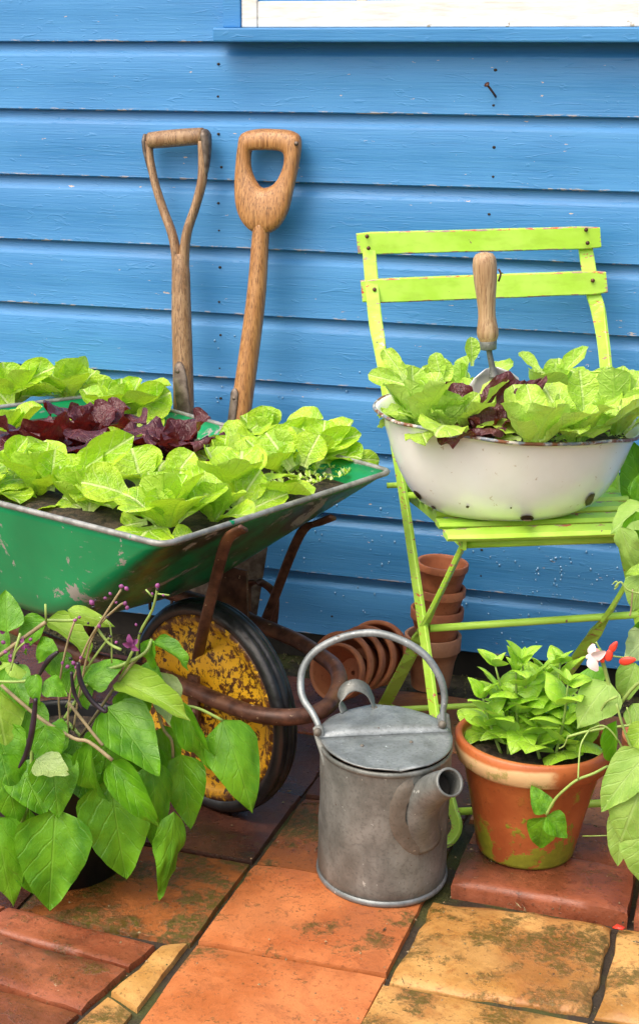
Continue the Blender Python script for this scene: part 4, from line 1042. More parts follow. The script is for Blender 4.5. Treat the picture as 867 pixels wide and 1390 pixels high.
tube([basinP(1.0+.006*mn.noise(V((k*.35, 0, 0))), .1495, 2*math.pi*k/n) for k in range(n)], .0029, 8, closed=True).obj('rim', M_RRIM, basin)
# chips in the enamel: thin bare iron patches that follow the bowl
def chip(px, py, wpx, hpx, rotp, seed):
    g = G(); K = 18; ctr = None
    def hit(x, y):
        # nearest crossing of the sight line with the bowl side
        d = ray(x, y).normalized(); best = None; s = 1.8
        while s < 3.2:
            q = CAM+d*s; l = q-bc_; zz = l.z
            zz = l.z/(1+tiltx*l.x/bh)
            if 0 < zz < .149:
                X = l.x*math.cos(brot)+l.y*math.sin(brot); Y = -l.x*math.sin(brot)+l.y*math.cos(brot)
                rr_ = math.hypot(X/ba, Y/bb); rb_ = 0
                for (r0_, z0_), (r1__, z1_) in zip(bp, bp[1:]):
                    if z0_ <= zz <= z1_ and z1_ > z0_: rb_ = r0_+(r1__-r0_)*(zz-z0_)/(z1_-z0_)
                if rr_ <= rb_+.002: return CAM+d*(s-.0045)
            s += .001
        return CAM+d*2.5
    ring0 = []; ring1 = []
    for k in range(K):
        t = 2*math.pi*k/K; rr_ = 1+.22*mn.noise(V((math.cos(t)*1.5, math.sin(t)*1.5, seed)))
        x = math.cos(t)*wpx*rr_; y = math.sin(t)*hpx*rr_; X = x*math.cos(rotp)-y*math.sin(rotp); Y = x*math.sin(rotp)+y*math.cos(rotp)
        ring0.append(hit(px+X, py+Y)); ring1.append(hit(px+X*.5, py+Y*.5))
    g.add(ring0+ring1+[hit(px, py)], [(k, (k+1) % K, K+(k+1) % K, K+k) for k in range(K)]+[(K+k, K+(k+1) % K, 2*K) for k in range(K)])
    g.obj('enamel_chip', M_CHIP, basin)
chip(715, 703.5, 9.5, 4.0, 0, 1); chip(800, 678, 10, 4.2, -1.0, 2); chip(566, 672, 8, 2.6, .85, 3); chip(634, 688, 2.2, 1.8, 0, 4); chip(693, 689.5, 1.4, 1.2, 0, 5); chip(588, 689, 4, 1.4, .6, 6)
g = G(); ringz = [basinP(.93, .130, 2*math.pi*k/n) for k in range(n)]
cen = sum(ringz, V((0, 0, 0)))/n; vs = []; fs = []; K = 10
for i in range(K+1):
    for p in ringz:
        q = cen.lerp(p, i/K*.985); q = q+V((0, 0, .006*mn.noise(q*25)+.004*mn.noise(q*70)-.004+.006*(1-(i/K)**2))); vs.append(q)
for i in range(K):
    for k in range(n): fs.append((i*n+k, i*n+(k+1) % n, (i+1)*n+(k+1) % n, (i+1)*n+k))
o = mk('soil', vs, fs, M_SOIL); tag(o, 'dark soil in the cream enamel basin', 'soil', kind='stuff')
ZB = bc_.z+.132
BT = [((572, 592), 13, .128, 31, 'pale green young lettuce at the left end of the enamel basin'),
      ((612, 596), 13, .118, 32, 'pale green young lettuce in the basin, second from its left end'),
      ((575, 568), 12, .115, 33, 'pale green young lettuce at the back left of the basin beside the chair upright'),
      ((618, 556), 9, .110, 34, 'pale green young lettuce behind the trowel handle in the basin'),
      ((722, 608), 11, .110, 35, 'pale green young lettuce at the front of the basin just right of the red one'),
      ((748, 560), 10, .120, 36, 'tall pale green young lettuce at the back of the basin right of the trowel'),
      ((778, 604), 13, .125, 37, 'pale green young lettuce on the front right of the basin'),
      ((838, 590), 14, .130, 38, 'pale green young lettuce at the right end of the basin'),
      ((805, 565), 11, .110, 39, 'pale green young lettuce at the back of the basin before the right chair upright')]
HEROB = {31: [((551, 522), (501, 509), 32, 1), ((572, 563), (504, 541), 22, 3), ((551, 515), (521, 474), 24, 0)],
 33: [((585, 537), (602, 489), 42, 0), ((600, 520), (590, 480), 30, 2)], 32: [((612, 577), (646, 536), 28, 0), ((600, 580), (585, 530), 36, 4)], 34: [((640, 497), (640, 459), 27, 2), ((650, 520), (688, 485), 24, 1)],
 35: [((707, 596), (656, 590), 30, 3), ((737, 600), (713, 524), 42, 4)], 36: [((745, 532), (789, 469), 26, 0), ((737, 508), (704, 480), 24, 1), ((752, 566), (758, 524), 38, 2)],
 37: [((792, 566), (788, 505), 52, 2), ((754, 598), (823, 563), 32, 1)], 38: [((838, 590), (842, 500), 44, 2), ((850, 560), (866, 505), 36, 0)], 39: [((810, 560), (822, 505), 36, 0)]}
for (px, n_, s, seed, lab) in BT:
    hp_ = atz(*px, ZB)
    pl_ = lettuce(lab, atz(*px, ZB), n_, s, LETB, seed, (34, 82), 'young lettuces growing in the basin', 'lettuce', 'young_lettuce')
    for (b, t, wpx, k) in HEROB.get(seed, []):
        px_leaf(pl_, LETB, b, t, wpx/.62, hp_.y-.010, hp_.y-.012, k, .35, ((b[0]+t[0]) % 7-3)*.12)
rl_ = lettuce('small dark red lettuce in the basin in front of the white trowel blade', atz(655, 602, ZB), 8, .085, RED, 45, (46, 82), None, 'lettuce', 'red_lettuce')
for (b, t, wpx, k) in [((640, 596), (706, 514), 62, 0), ((628, 596), (620, 520), 48, 2), ((672, 575), (734, 509), 26, 1), ((650, 604), (672, 540), 60, 2)]: px_leaf(rl_, RED, b, t, wpx/.9, -.512, -.515, k, .3, .2)
seedlings(((650, 850), (585, 600)), 60, ZB+.004, M_LETB, 'tiny green seedlings on the soil at the front of the basin', 'seedlings')

# ------------------------------------------------------------------ hand trowel
YT = -.468
tr_ = root('hand_trowel', at(675, 580, YT), 'hand trowel with a turned wooden handle stuck upright in the basin', 'trowel')
T0 = at(656.5, 342, YT); T1 = at(662, 463, YT); d = (T1-T0); L = d.length; Mt = d.normalized().to_track_quat('Z', 'Y').to_matrix()
tp = [(0, 0), (.006, .0005), (.0135, .003), (.0175, .009), (.0190, .018), (.0190, .028), (.0180, .044), (.0155, .066), (.0138, .086), (.0138, .098), (.0155, .110), (.0172, .120), (.0168, .128), (.0135, .136)]
k_ = L/.136
lathe([(r_*k_*.97, z*k_) for r_, z in tp], T0, Mt, 24).obj('handle', M_ASH, tr_)
lathe([(.0130*k_, 0), (.0135*k_, .001), (.0125*k_, .013), (.0118*k_, .014), (0, .0142)], T1-d.normalized()*.001, Mt, 20).obj('ferrule', M_ZINC, tr_)
shp = [T1, at(664, 480, YT), at(668, 500, YT), at(670, 512, YT)]
tube(shp, [.0052, .0046, .0050, .0085], 10, 4).obj('shank', M_ZINC, tr_)
# loop of cord hole pin
tube([at(676, 365, YT), at(679, 372, YT), at(676, 382, YT)], .0016, 6, 4).obj('hanging_ring', M_RUST, tr_)
a0_ = at(666, 499, YT+.004); a1_ = at(683, 612, YT+.004); ax2 = (a1_-a0_).normalized(); sx = (rt-ax2*rt.dot(ax2)).normalized(); nb = ax2.cross(sx); Lb = (a1_-a0_).length
if nb.y > 0: nb = -nb
vs = []; fs = []; uvs = []
for i in range(13):
    t = i/12; wd = .041*(math.sin(min(1, t/.22+.12)*1.4)**.8)*(1 if t < .55 else math.sqrt(max(.02, 1-((t-.55)/.46)**2)))
    for j in range(9):
        s = j/4-1; vs.append(a0_+ax2*(t*Lb)+sx*wd*s-nb*(.0105*(1-s*s))*(1 if t > .04 else .5)+nb*.004)
for i in range(12):
    for j in range(8): fs.append((i*9+j, i*9+j+1, (i+1)*9+j+1, (i+1)*9+j))
mb_ = MT('bright_steel'); M_STEEL = mb_.done((.62, .63, .64), .28, .35)
o = mk('blade', vs, fs, M_STEEL, tr_); sm = o.modifiers.new('t', 'SOLIDIFY'); sm.thickness = .0016

# ------------------------------------------------------------------ flower pots
def pot_mesh(name, r_top, r_bot, h, rim_h, par, mat, M=None, base=None, hole=False):
    base = V(base); rl = .0035; t = .006*r_top/.05
    pr_ = [(r_top-t, h*.03+.004)]
    pr_ = [(.004 if hole else 0, .006), (r_bot-t, .006), ((r_bot+r_top)/2-t*1.3, h*.5), (r_top-t*1.15, h-rim_h*.5), (r_top-t*1.05, h-.0015), (r_top-t*.75, h), (r_top-t*.2, h), (r_top, h-.0015), (r_top-.0005, h-rim_h+.0015), (r_top-.0025, h-rim_h), (r_top-t*.62, h-rim_h-.0008), ((r_bot+r_top)/2-t*.30, h*.5), (r_bot, .002), (r_bot-.002, 0), (.004 if hole else 0, 0)]
    if hole: pr_ = pr_+[pr_[0]]
    return lathe(pr_, base, M, 40, wob=.01, seed=base.x*9)
def pot(label, base, r_top, r_bot, h, rim_h, mat, M=None, group=None, hole=True, name='terracotta_pot'):
    g = pot_mesh(name, r_top, r_bot, h, rim_h, None, mat, M, base, hole); b = V(base)
    o = g.obj(name, mat)
    for v in o.data.vertices: v.co -= b
    o.location = b; tag(o, label, 'flower pot', group); o.data.set_sharp_from_angle(angle=R(50)); return o
Yk = -.115
gst = 'stack of terracotta pots under the chair'
s0 = at(584, 925, Yk); s0.z = .001
tl = lambda k: Matrix.Rotation(R(k), 3, 'Y')
pot('pale terracotta pot with a deep rim, bottom of the upright stack', s0, .0530, .036, .104, .030, M_TERRA2, tl(1.5), gst)
pot('terracotta pot just above the bottom pot of the upright stack', at(591, 827, Yk)+V((0, 0, -.086+.004)), .0495, .033, .086, .020, M_TERRA, tl(2), gst)
pot('terracotta pot second from the top of the upright stack behind the chair leg', at(593.5, 797, Yk)+V((0, 0, -.078+.002)), .0485, .032, .078, .017, M_TERRA, tl(3), gst)
pot('open topmost terracotta pot of the upright stack under the chair seat', at(596.5, 762, Yk)+V((0, 0, -.080)), .0482, .032, .080, .014, M_TERRA, tl(4), gst)
# pile of pots lying on their sides, mouths towards the barrow
gpl = 'terracotta pots lying nested on their side'
def lying(label, mpx, Y, r_, h, axis, mat, rb=.64, rim=.016):
    mth = at(*mpx, Y); ax = V(axis).normalized()        # axis: from the base towards the mouth
    Mx = ax.to_track_quat('Z', 'Y').to_matrix()
    return pot(label, mth-ax*h, r_, r_*rb, h, rim, mat, Mx, gpl, True)
ax0 = (-.30, -.80, .34)
lying('smallest terracotta pot of the lying pile, its open mouth facing the viewer', (455, 912), -.335, .0520, .074, (-.19, -.92, .33), M_TERRA)
lying('terracotta pot of the lying pile, wide rim right around the smallest one', (461, 903), -.300, .0610, .090, (-.20, -.90, .30), M_TERRA)
lying('terracotta pot in the middle of the lying pile', (479, 898), -.268, .0585, .088, (-.20, -.82, .28), M_TERRA)
lying('terracotta pot second from the right in the lying pile', (493, 893), -.242, .0590, .088, (-.14, -.84, .26), M_TERRA)
lying('rearmost and rightmost terracotta pot of the lying pile', (509, 887), -.208, .0610, .085, (-.08, -.86, .26), M_TERRA)

# big planted pot
pc = V((-.424, -.752, .0225))
bp_ = root('planted_pot', pc, 'large mossy orange terracotta pot with a pale stained rim standing on the red brick', 'flower pot')
Mp = Matrix.Rotation(R(2.2), 3, 'Y') @ Matrix.Rotation(R(-.6), 3, 'X')
H = .178
prof = [(0, .010), (.058, .010), (.080, .100), (.094, H-.012), (.0955, H-.002), (.0985, H), (.103, H), (.1058, H-.003), (.1052, H-.020), (.1018, H-.034), (.0995, H-.036), (.0940, H-.0375), (.0925, H-.040), (.079, .075), (.0665, .006), (.0640, .001), (.060, 0), (0, 0)]
prof = [(a_*1.065, b_) for a_, b_ in prof]; g = lathe(prof, pc, Mp, 56, wob=.008); o = g.obj('pot', M_POT, bp_, smooth=True); o.data.set_sharp_from_angle(angle=R(50))
cs = pc+Mp @ V((0, 0, H-.022)); n = 40
ring = [cs+Mp @ V((.098*math.cos(2*math.pi*k/n), .098*math.sin(2*math.pi*k/n), 0)) for k in range(n)]
vs = []; fs = []; K = 8
for i in range(K+1):
    for p in ring:
        q = cs.lerp(p, i/K); q = q+V((0, 0, .004*mn.noise(q*40)+.004*mn.noise(q*90))); vs.append(q)
for i in range(K):
    for k in range(n): fs.append((i*n+k, i*n+(k+1) % n, (i+1)*n+(k+1) % n, (i+1)*n+k))
o = mk('soil', vs, fs, M_SOIL); tag(o, 'dark compost in the large mossy terracotta pot', 'soil', kind='stuff')
# basil
bz = root('basil_plant', cs, 'bushy bright green basil growing in the large mossy terracotta pot', 'basil')
rg = random.Random(17)
stems = [((690, 1012), (672, 905)), ((705, 1018), (700, 912)), ((722, 1016), (722, 925)), ((735, 1005), (742, 915)), ((752, 1012), (770, 930)), ((715, 995), (708, 900)), ((765, 1010), (792, 960)), ((740, 1020), (752, 965)), ((680, 1008), (655, 948)), ((700, 1022), (690, 965)), ((760, 1000), (760, 900)), ((712, 1030), (704, 975)), ((732, 1028), (728, 985)), ((775, 1018), (785, 985)), ((668, 1000), (650, 985))]
for si, (b, t) in enumerate(stems):
    yb = -.77+.02*(si % 4)-.01; base = at(*b, yb); base.z = cs.z; yt = yb+rg.uniform(-.03, .03)
    tip = at(*t, yt)
    mid = base.lerp(tip, .5)+V((rg.uniform(-.006, .006), rg.uniform(-.006, .006), 0))
    tube([base, mid, tip], [.0026, .0020, .0014], 6, 4).obj('stem', M_STEM, bz)
    az = rg.uniform(0, 3.14); K = 4
    for k in range(K):
        f = .22+.78*k/(K-1); p = base.lerp(mid, f*2) if f < .5 else mid.lerp(tip, f*2-1)
        L = .070*(1-.10*k)*rg.uniform(.85, 1.1) if k < K-1 else .040
        for s in (0, 1):
            a = az+math.pi*s+rg.uniform(-.25, .25)
            plant_leaf(bz, BAS[rg.randrange(4)], p, a, R(rg.uniform(18, 62)+5*k), L, rg.uniform(.68, .84), rg.uniform(-.5, .5), 'leaf')
        az += 1.57
    for s in (0, 1, 2):
        plant_leaf(bz, BAS[2], tip, az+s*2.1, R(55), .026, .6, 0, 'leaf')

# ------------------------------------------------------------------ watering can
can_c = V((-.6135, -.845, 0)); can_t = V((-.607, -.856, .208)); cr = R(-64)
can = root('watering_can', can_c, 'dented grey galvanised watering can with a stubby spout and tall hoop handle', 'watering can')
def canP(t, z, k=1.0):
    c = can_c.lerp(can_t, z/.208); x = .110*k*math.cos(t); y = .0915*k*math.sin(t)
    return V((c.x+x*math.cos(cr)-y*math.sin(cr), c.y+x*math.sin(cr)+y*math.cos(cr), z))
def canring(prof, name, mat, par, n=64, wob=0.0):
    vs = []; fs = []
    for k_, z in prof:
        for j in range(n):
            t = 2*math.pi*j/n; p = canP(t, z, k_)
            if wob and .01 < z < .2: d_ = (p-canP(t, z, .5)).normalized(); p = p+d_*wob*(mn.noise(V((math.cos(t)*2.2, math.sin(t)*2.2, z*16)))+.5*mn.noise(V((math.cos(t)*5, math.sin(t)*5, z*40))))
            vs.append(p)
    for i in range(len(prof)-1):
        for j in range(n): fs.append((i*n+j, i*n+(j+1) % n, (i+1)*n+(j+1) % n, (i+1)*n+j))
    return mk(name, vs, fs, mat, par)
canring([(0.01, .004), (.97, .004), (1.0, .006)]+[(1.0-.012*math.sin(i/14*3.14)*0, .006+i*.198/14) for i in range(1, 15)]+[(1.0, .2075)], 'body', M_ZINC, can, wob=.0022)
canring([(.97, .0005), (1.018, .001), (1.028, .004), (1.024, .008), (1.0, .0095)], 'foot_ring', M_ZLID, can)
canring([(1.0, .199), (1.018, .200), (1.022, .203), (1.012, .206), (1.0, .2065)], 'top_seam', M_ZINC, can)
# fixed front half of the lid: local x of the ellipse points at the spout side
def half(front, zf, name, mat, lift, n=28, rim=1.015):
    rows = 9; vs = []; fs = []
    # parametrise by x (towards spout) from hinge to edge
    for i in range(rows+1):
        s = i/rows; xx = s*rim if front else -s*rim
        for j in range(n+1):
            q = j/n*2-1; hw = math.sqrt(max(0, rim*rim-xx*xx)); yy = q*hw
            x = .110*xx; y = .0915*yy
            c = can_t; rr_ = math.hypot(xx, yy)
            z = zf(s, q, rr_)
            vs.append((c.x+x*math.cos(cr)-y*math.sin(cr), c.y+x*math.sin(cr)+y*math.cos(cr), c.z+z))
    for i in range(rows):
        for j in range(n): fs.append((i*(n+1)+j, i*(n+1)+j+1, (i+1)*(n+1)+j+1, (i+1)*(n+1)+j))
    o = mk(name, vs, fs, mat, can); sm = o.modifiers.new('t', 'SOLIDIFY'); sm.thickness = .0022; sm.offset = 0; return o
HX = -.05
half(True, lambda s, q, r_: .0030+.0045*(1-s)+.0012*mn.noise(V((s*3, q*3, 1))), 'front_lid', M_ZLID, 0)
rl = half(False, lambda s, q, r_: .0085+.0075*min(1, s/.10)*(1-q**4)*(1-.45*s)-.003*s+.0015*mn.noise(V((s*3, q*3, 7))), 'hinged_lid', M_ZLID, 0)
# hinge ridge
Pd = lambda xx, yy, z: V((can_t.x+.110*xx*math.cos(cr)-.0915*yy*math.sin(cr), can_t.y+.110*xx*math.sin(cr)+.0915*yy*math.cos(cr), can_t.z+z))
for (a, b_) in ((.30, -.42), (.26, .34)):
    lathe([(0, .0018), (.0022, .0014), (.0030, 0)], Pd(a, b_, .0078), None, 10).obj('rivet', M_SOLDER, can)
# strap handle on the lid
hp = [at(467, 967, -.800), at(462, 950, -.797), at(468, 936, -.792), at(482, 930, -.786), at(497, 936, -.778), at(505, 950, -.772), at(508, 962, -.770)]
sweep(catmull(hp, 5), rrect(.0095, .0014, .8), sides=(V((math.cos(cr), math.sin(cr), -1.1)).normalized())).obj('lid_handle', M_ZINC, rl)
lathe([(0, .003), (.004, .0025), (.0052, 0)], at(508, 961, -.773), None, 10).obj('rivet', M_SOLDER, rl)
# ears and bail handle
def ear(pxs, Y, name, wd=.011):
    P = [at(*p, y) for p, y in zip(pxs, Y)]; Q = catmull(P, 4)
    return sweep(Q, rrect(wd, .0022, .8), sides=rt, scale=[(.55, 1)]+[(1, 1)]*(len(Q)-3)+[(.7, 1), (.3, 1)]).obj(name, M_ZINC, can)
e1 = ear([(431, 985), (434, 1000), (441, 1022), (447, 1048)], [-.885, -.893, -.905, -.912], 'ear', .0075)
e2 = ear([(600, 968), (603, 985), (604, 1003), (606, 1022)], [-.800, -.803, -.812, -.825], 'ear', .009)
for p, y, pr0 in (((431, 994), -.902, e1), ((600, 984), -.812, e2)):
    lathe([(0, .004), (.0045, .003), (.006, 0), (.006, -.004)], at(*p, y), (-fw).to_track_quat('Z', 'Y').to_matrix(), 12).obj('rivet', M_SOLDER, pr0)
bpx = [(436, 1010), (433, 988), (424, 968), (412, 950), (408, 930), (412, 905), (430, 882), (464, 865), (505, 859), (542, 868), (575, 888), (596, 918), (603, 945), (601, 966), (601, 990)]
by = [-.890+.085*i/14+.045*math.sin(math.pi*i/14) for i in range(15)]
tube([at(*p, y) for p, y in zip(bpx, by)], [.0040, .0045, .0048, .0052, .0054, .0055, .0055, .0055, .0055, .0055, .0055, .0053, .0050, .0045, .0040], 10, 5).obj('hoop_handle', M_ZLID, can)
# spout
sp0 = [V((-.556, -.922, .075)), V((-.545, -.935, .118)), V((-.525, -.942, .160)), V((-.508, -.944, .183)), V((-.489, -.946, .196))]
sp0 = [at(565, 1130, -.900), at(566, 1110, -.918), at(573, 1088, -.928), at(588, 1072, -.944), at(610, 1062, -.972)]
Q = catmull(sp0, 6); sc2 = []
for i in range(len(Q)):
    t = i/(len(Q)-1); sc2.append((.0350-.0162*t**.75 if t < .9 else .0188, .0350-.0160*t**.75 if t < .9 else .0188))
spo = sweep(Q, circ(1, 20), sides=(Q[-1]-Q[0]).cross(V((0, 0, 1))).normalized(), scale=sc2, caps=False).obj('spout', M_ZINC, can)
sm = spo.modifiers.new('t', 'SOLIDIFY'); sm.thickness = .0016; sm.offset = -1
e_ = Q[-1]; dn = (Q[-1]-Q[-3]).normalized(); Me = dn.to_track_quat('Z', 'Y').to_matrix()
lathe([(.0172, -.003), (.0196, -.002), (.0202, 0), (.0188, .0015), (.0168, .001)], e_, Me, 28).obj('spout_lip', M_ZINC, spo)
lathe([(.0172, -.034), (0, -.036)], e_, Me, 16).obj('spout_shade_disc', M_DARK, spo)  # dark disc closing the spout, painted for the shade inside it
# soldered collar where the spout meets the body
def on_body(px, py, out=.002):
    d_ = ray(px, py).normalized(); s = 2.0
    while s < 2.9:
        q = CAM+d_*s; zc = min(.208, max(0, q.z)); c = can_c.lerp(can_t, zc/.208); X = (q.x-c.x)*math.cos(cr)+(q.y-c.y)*math.sin(cr); Y = -(q.x-c.x)*math.sin(cr)+(q.y-c.y)*math.cos(cr)
        if (X/.110)**2+(Y/.0915)**2 < 1: break
        s += .001
    return CAM+d_*(s-out)
colr = [(560, 1060), (546, 1068), (534, 1085), (531, 1110), (537, 1132), (552, 1150), (568, 1156), (580, 1148), (588, 1130), (594, 1105), (597, 1080)]
ccx, ccy = 568, 1106; g = G(); rows = []
cq = catmull([V((*p, 0)) for p in colr], 4)
for k_, o_ in ((1.10, .0002), (1.0, .0030), (.86, .0052), (.70, .0060), (.5, .0060)):
    rows += [on_body(ccx+(p.x-ccx)*k_*(1+.05*mn.noise(V((i*.4, k_, 0)))), ccy+(p.y-ccy)*k_, o_) for i, p in enumerate(cq)]
nc = len(cq)
g.add(rows, [(i*nc+j, i*nc+j+1, (i+1)*nc+j+1, (i+1)*nc+j) for i in range(4) for j in range(nc-1)]).obj('solder_collar', M_SOLDER, spo)

# ------------------------------------------------------------------ french bean plant in a black pot, front left
kb = V((-1.055, -.975, 0))
bpot = lathe([(0, .004), (.080, .004), (.092, .10), (.103, .205), (.104, .212), (.110, .212), (.111, .208), (.111, .192), (.106, .190), (.096, .10), (.084, 0), (0, 0)], kb, None, 36).obj('plastic_pot', M_PLAST)
tag(bpot, 'black plastic pot half hidden under the bean leaves in front of the wheelbarrow', 'flower pot')
for v in bpot.data.vertices: v.co -= kb
bpot.location = kb
n = 24; cs2 = kb+V((0, 0, .19)); g = G(); g.add([cs2]+[cs2+V((.101*math.cos(6.2832*k/n), .101*math.sin(6.2832*k/n), .003*mn.noise(V((k, 0, 0))))) for k in range(n)], [(0, 1+k, 1+(k+1) % n) for k in range(n)])
o = g.obj('soil', M_SOIL); tag(o, 'dark compost in the black plastic pot under the bean plant', 'soil', kind='stuff')
bean = root('bean_plant', cs2, 'french bean plant with purple flowers and dark pods spilling over its black pot', 'bean plant')
BL = [ # base, tip, width px, Ybase, Ytip, lib, k, tilt, roll
 ((302, 977), (348, 1104), 76, -.960, -1.000, 'g', 2, .15, -.1), ((247, 953), (291, 1066), 40, -.985, -1.000, 'g', 1, .25, .5), ((246, 1024), (258, 1124), 66, -.975, -.990, 'g', 2, .1, .2),
 ((145, 960), (216, 1043), 84, -1.02, -1.06, 'g', 0, .45, 0), ((152, 1033), (213, 1126), 48, -1.07, -1.095, 'g', 1, .3, .3), ((206, 1036), (218, 1157), 62, -1.03, -1.055, 'g', 2, .15, -.3),
 ((150, 1056), (170, 1198), 104, -1.055, -1.085, 'g', 0, .2, .1), ((236, 1102), (236, 1242), 44, -1.04, -1.075, 'g', 3, .1, -.4), ((121, 1006), (132, 1122), 34, -1.075, -1.09, 'g', 1, .2, .7),
 ((76, 1098), (66, 1240), 106, -1.105, -1.150, 'g', 0, .25, 0), ((2, 1024), (28, 1128), 66, -1.12, -1.14, 'g', 2, .3, 0), ((-4, 1108), (14, 1243), 68, -1.14, -1.165, 'g', 0, .2, .2),
 ((-10, 930), (12, 1020), 82, -1.09, -1.12, 'p', 2, .5, 0), ((50, 1030), (98, 1066), 44, -1.12, -1.13, 'p', 3, .2, 2.9), ((160, 925), (252, 957), 52, -1.00, -1.03, 'p', 1, .5, .1),
 ((116, 926), (164, 890), 50, -1.03, -1.01, 'g', 0, .6, 0), ((216, 912), (226, 992), 52, -.955, -.97, 'p', 3, .2, 2.8), ((205, 867), (203, 912), 25, -.985, -1.00, 'g', 1, .4, .5),
 ((208, 872), (262, 896), 32, -.985, -.985, 'g', 1, .6, -.2), ((10, 858), (8, 800), 48, -1.06, -1.04, 'g', 0, .3, 0), ((64, 842), (20, 884), 50, -1.03, -1.05, 'g', 1, .5, .2),
 ((64, 842), (132, 884), 44, -1.03, -1.03, 'p', 1, .5, -.2), ((92, 828), (156, 848), 26, -1.02, -1.01, 'p', 0, .4, .3), ((72, 868), (44, 900), 32, -1.05, -1.07, 'g', 3, .4, 0),
 ((50, 915), (48, 957), 28, -1.10, -1.12, 'g', 1, .3, .5), ((60, 925), (93, 938), 36, -1.10, -1.10, 'g', 3, .5, 0), ((92, 985), (28, 1022), 60, -1.07, -1.09, 'g', 0, .6, 0),
 ((100, 1002), (120, 1090), 74, -1.045, -1.07, 'g', 2, .3, 0), ((176, 995), (190, 1080), 62, -1.00, -1.02, 'g', 0, .2, 0), ((225, 985), (232, 1062), 46, -.965, -.98, 'g', 2, .2, .3),
 ((20, 900), (-8, 960), 60, -1.06, -1.09, 'p', 0, .5, 0), ((40, 1080), (40, 1190), 70, -1.07, -1.10, 'g', 2, .2, -.2), ((100, 1060), (108, 1160), 80, -1.04, -1.06, 'g', 2, .2, 0),
 ((190, 905), (225, 930), 36, -.975, -.975, 'g', 0, .6, 0), ((30, 960), (60, 1010), 56, -1.06, -1.08, 'g', 1, .5, 0), ((-20, 850), (10, 905), 50, -1.03, -1.05, 'g', 0, .5, .1),
 ((210, 1010), (196, 1075), 50, -.99, -1.0, 'g', 0, .3, 0), ((25, 1035), (62, 1105), 66, -1.10, -1.125, 'g', 0, .2, 0), ((-6, 985), (20, 1060), 70, -1.10, -1.12, 'g', 0, .3, 0), ((70, 1020), (80, 1110), 70, -1.10, -1.12, 'g', 2, .3, 0),
 ((60, 985), (72, 1045), 52, -1.10, -1.115, 'g', 0, .4, .2), ((150, 985), (140, 1070), 70, -1.03, -1.05, 'g', 2, .3, 0), ((175, 930), (190, 1000), 56, -.99, -1.0, 'g', 0, .4, 0), ((30, 1150), (46, 1215), 50, -1.12, -1.13, 'g', 0, .2, 0), ((70, 890), (100, 930), 44, -1.02, -1.04, 'g', 0, .6, 0), ((10, 905), (36, 960), 50, -1.06, -1.09, 'g', 0, .5, 0), ((170, 960), (200, 1010), 48, -.985, -1.0, 'g', 2, .4, .2), ((100, 905), (120, 960), 48, -1.02, -1.04, 'g', 0, .5, 0),
]
for (b, t, wpx, yb, yt, lb, k, ti, ro) in BL: px_leaf(bean, BEAN[lb], b, t, wpx, yb, yt, k, ti, ro)
def vine(par, pts, Y, r_=.0022, mat=None, name='stem'):
    if not isinstance(Y, (list, tuple)): Y = [Y]*len(pts)
    P = [at(*p, y) for p, y in zip(pts, Y)]; return tube(P, r_, 6, 4).obj(name, mat or M_STEM, par)
c_b = (85, 985); 
for pts, Y, r_, mt_ in [
 ([(2, 930), (55, 975), (100, 1002), (121, 1007), (153, 1032)], -1.085, .0028, M_STEMP),
 ([(-5, 925), (32, 925), (50, 917)], -1.10, .0020, M_STEM),
 ([(88, 975), (128, 918), (165, 903), (197, 886), (206, 868)], [-1.05, -1.02, -1.01, -1.0, -.985], .0026, M_STEM),
 ([(-6, 894), (30, 868), (63, 844)], -1.055, .0028, M_STEMP), ([(63, 844), (62, 820)], -1.055, .0018, M_STEM), ([(63, 842), (100, 842), (104, 838)], -1.04, .0022, M_STEM),
 ([(92, 1000), (96, 940), (116, 880), (138, 842), (165, 800)], [-1.05, -1.05, -1.05, -1.06, -1.06], .0016, M_STEMP),
 ([(85, 1000), (80, 940), (90, 880), (102, 842)], -1.05, .0016, M_STEMP), ([(100, 990), (110, 930), (128, 860), (160, 824), (172, 818)], -1.045, .0016, M_STEMP),
 ([(90, 960), (120, 905), (145, 870), (150, 866)], -1.04, .0016, M_STEM), ([(186, 895), (190, 860), (207, 828), (214, 798)], [-1.0, -1.02, -1.03, -1.03], .0018, M_STEM),
 ([(207, 810), (198, 800)], -1.03, .0014, M_STEM), ([(214, 806), (230, 808)], -1.03, .0012, M_STEM), ([(130, 850), (148, 873), (165, 882)], -1.04, .0022, M_STEM),
 ([(170, 905), (188, 868)], -1.01, .002, M_STEM), ([(244, 957), (270, 962), (302, 978)], [-.98, -.97, -.96], .0022, M_STEM), ([(205, 925), (220, 985), (233, 1005), (235, 1030)], -.975, .0024, M_STEMP),
 ([(93, 953), (130, 1000), (140, 1012)], -1.07, .0024, M_STEMP), ([(16, 900), (28, 860)], -1.06, .002, M_STEM), ([(15, 910), (22, 885), (34, 872)], -1.09, .0014, M_STEM), ([(30, 1120), (42, 1050), (44, 1010)], -1.10, .0030, M_STEM),
 ([(110, 1000), (165, 920), (190, 890)], -1.0, .0022, M_STEMP), ([(152, 900), (150, 850), (135, 838)], -1.03, .0013, M_STEM)]:
    vine(bean, pts, Y, r_, mt_)
kk = kb+V((0, 0, .19))
for px, Y in (((92, 1000), -1.05), ((85, 1000), -1.05), ((100, 990), -1.045), ((30, 1120), -1.1), ((110, 1000), -1.0)):
    q = at(*px, Y); tube([kk+V((q.x-kk.x, q.y-kk.y, 0))*.3, kk.lerp(q, .5)+V((0, 0, .02)), q], .0026, 6, 4).obj('stem', M_STEM, bean)
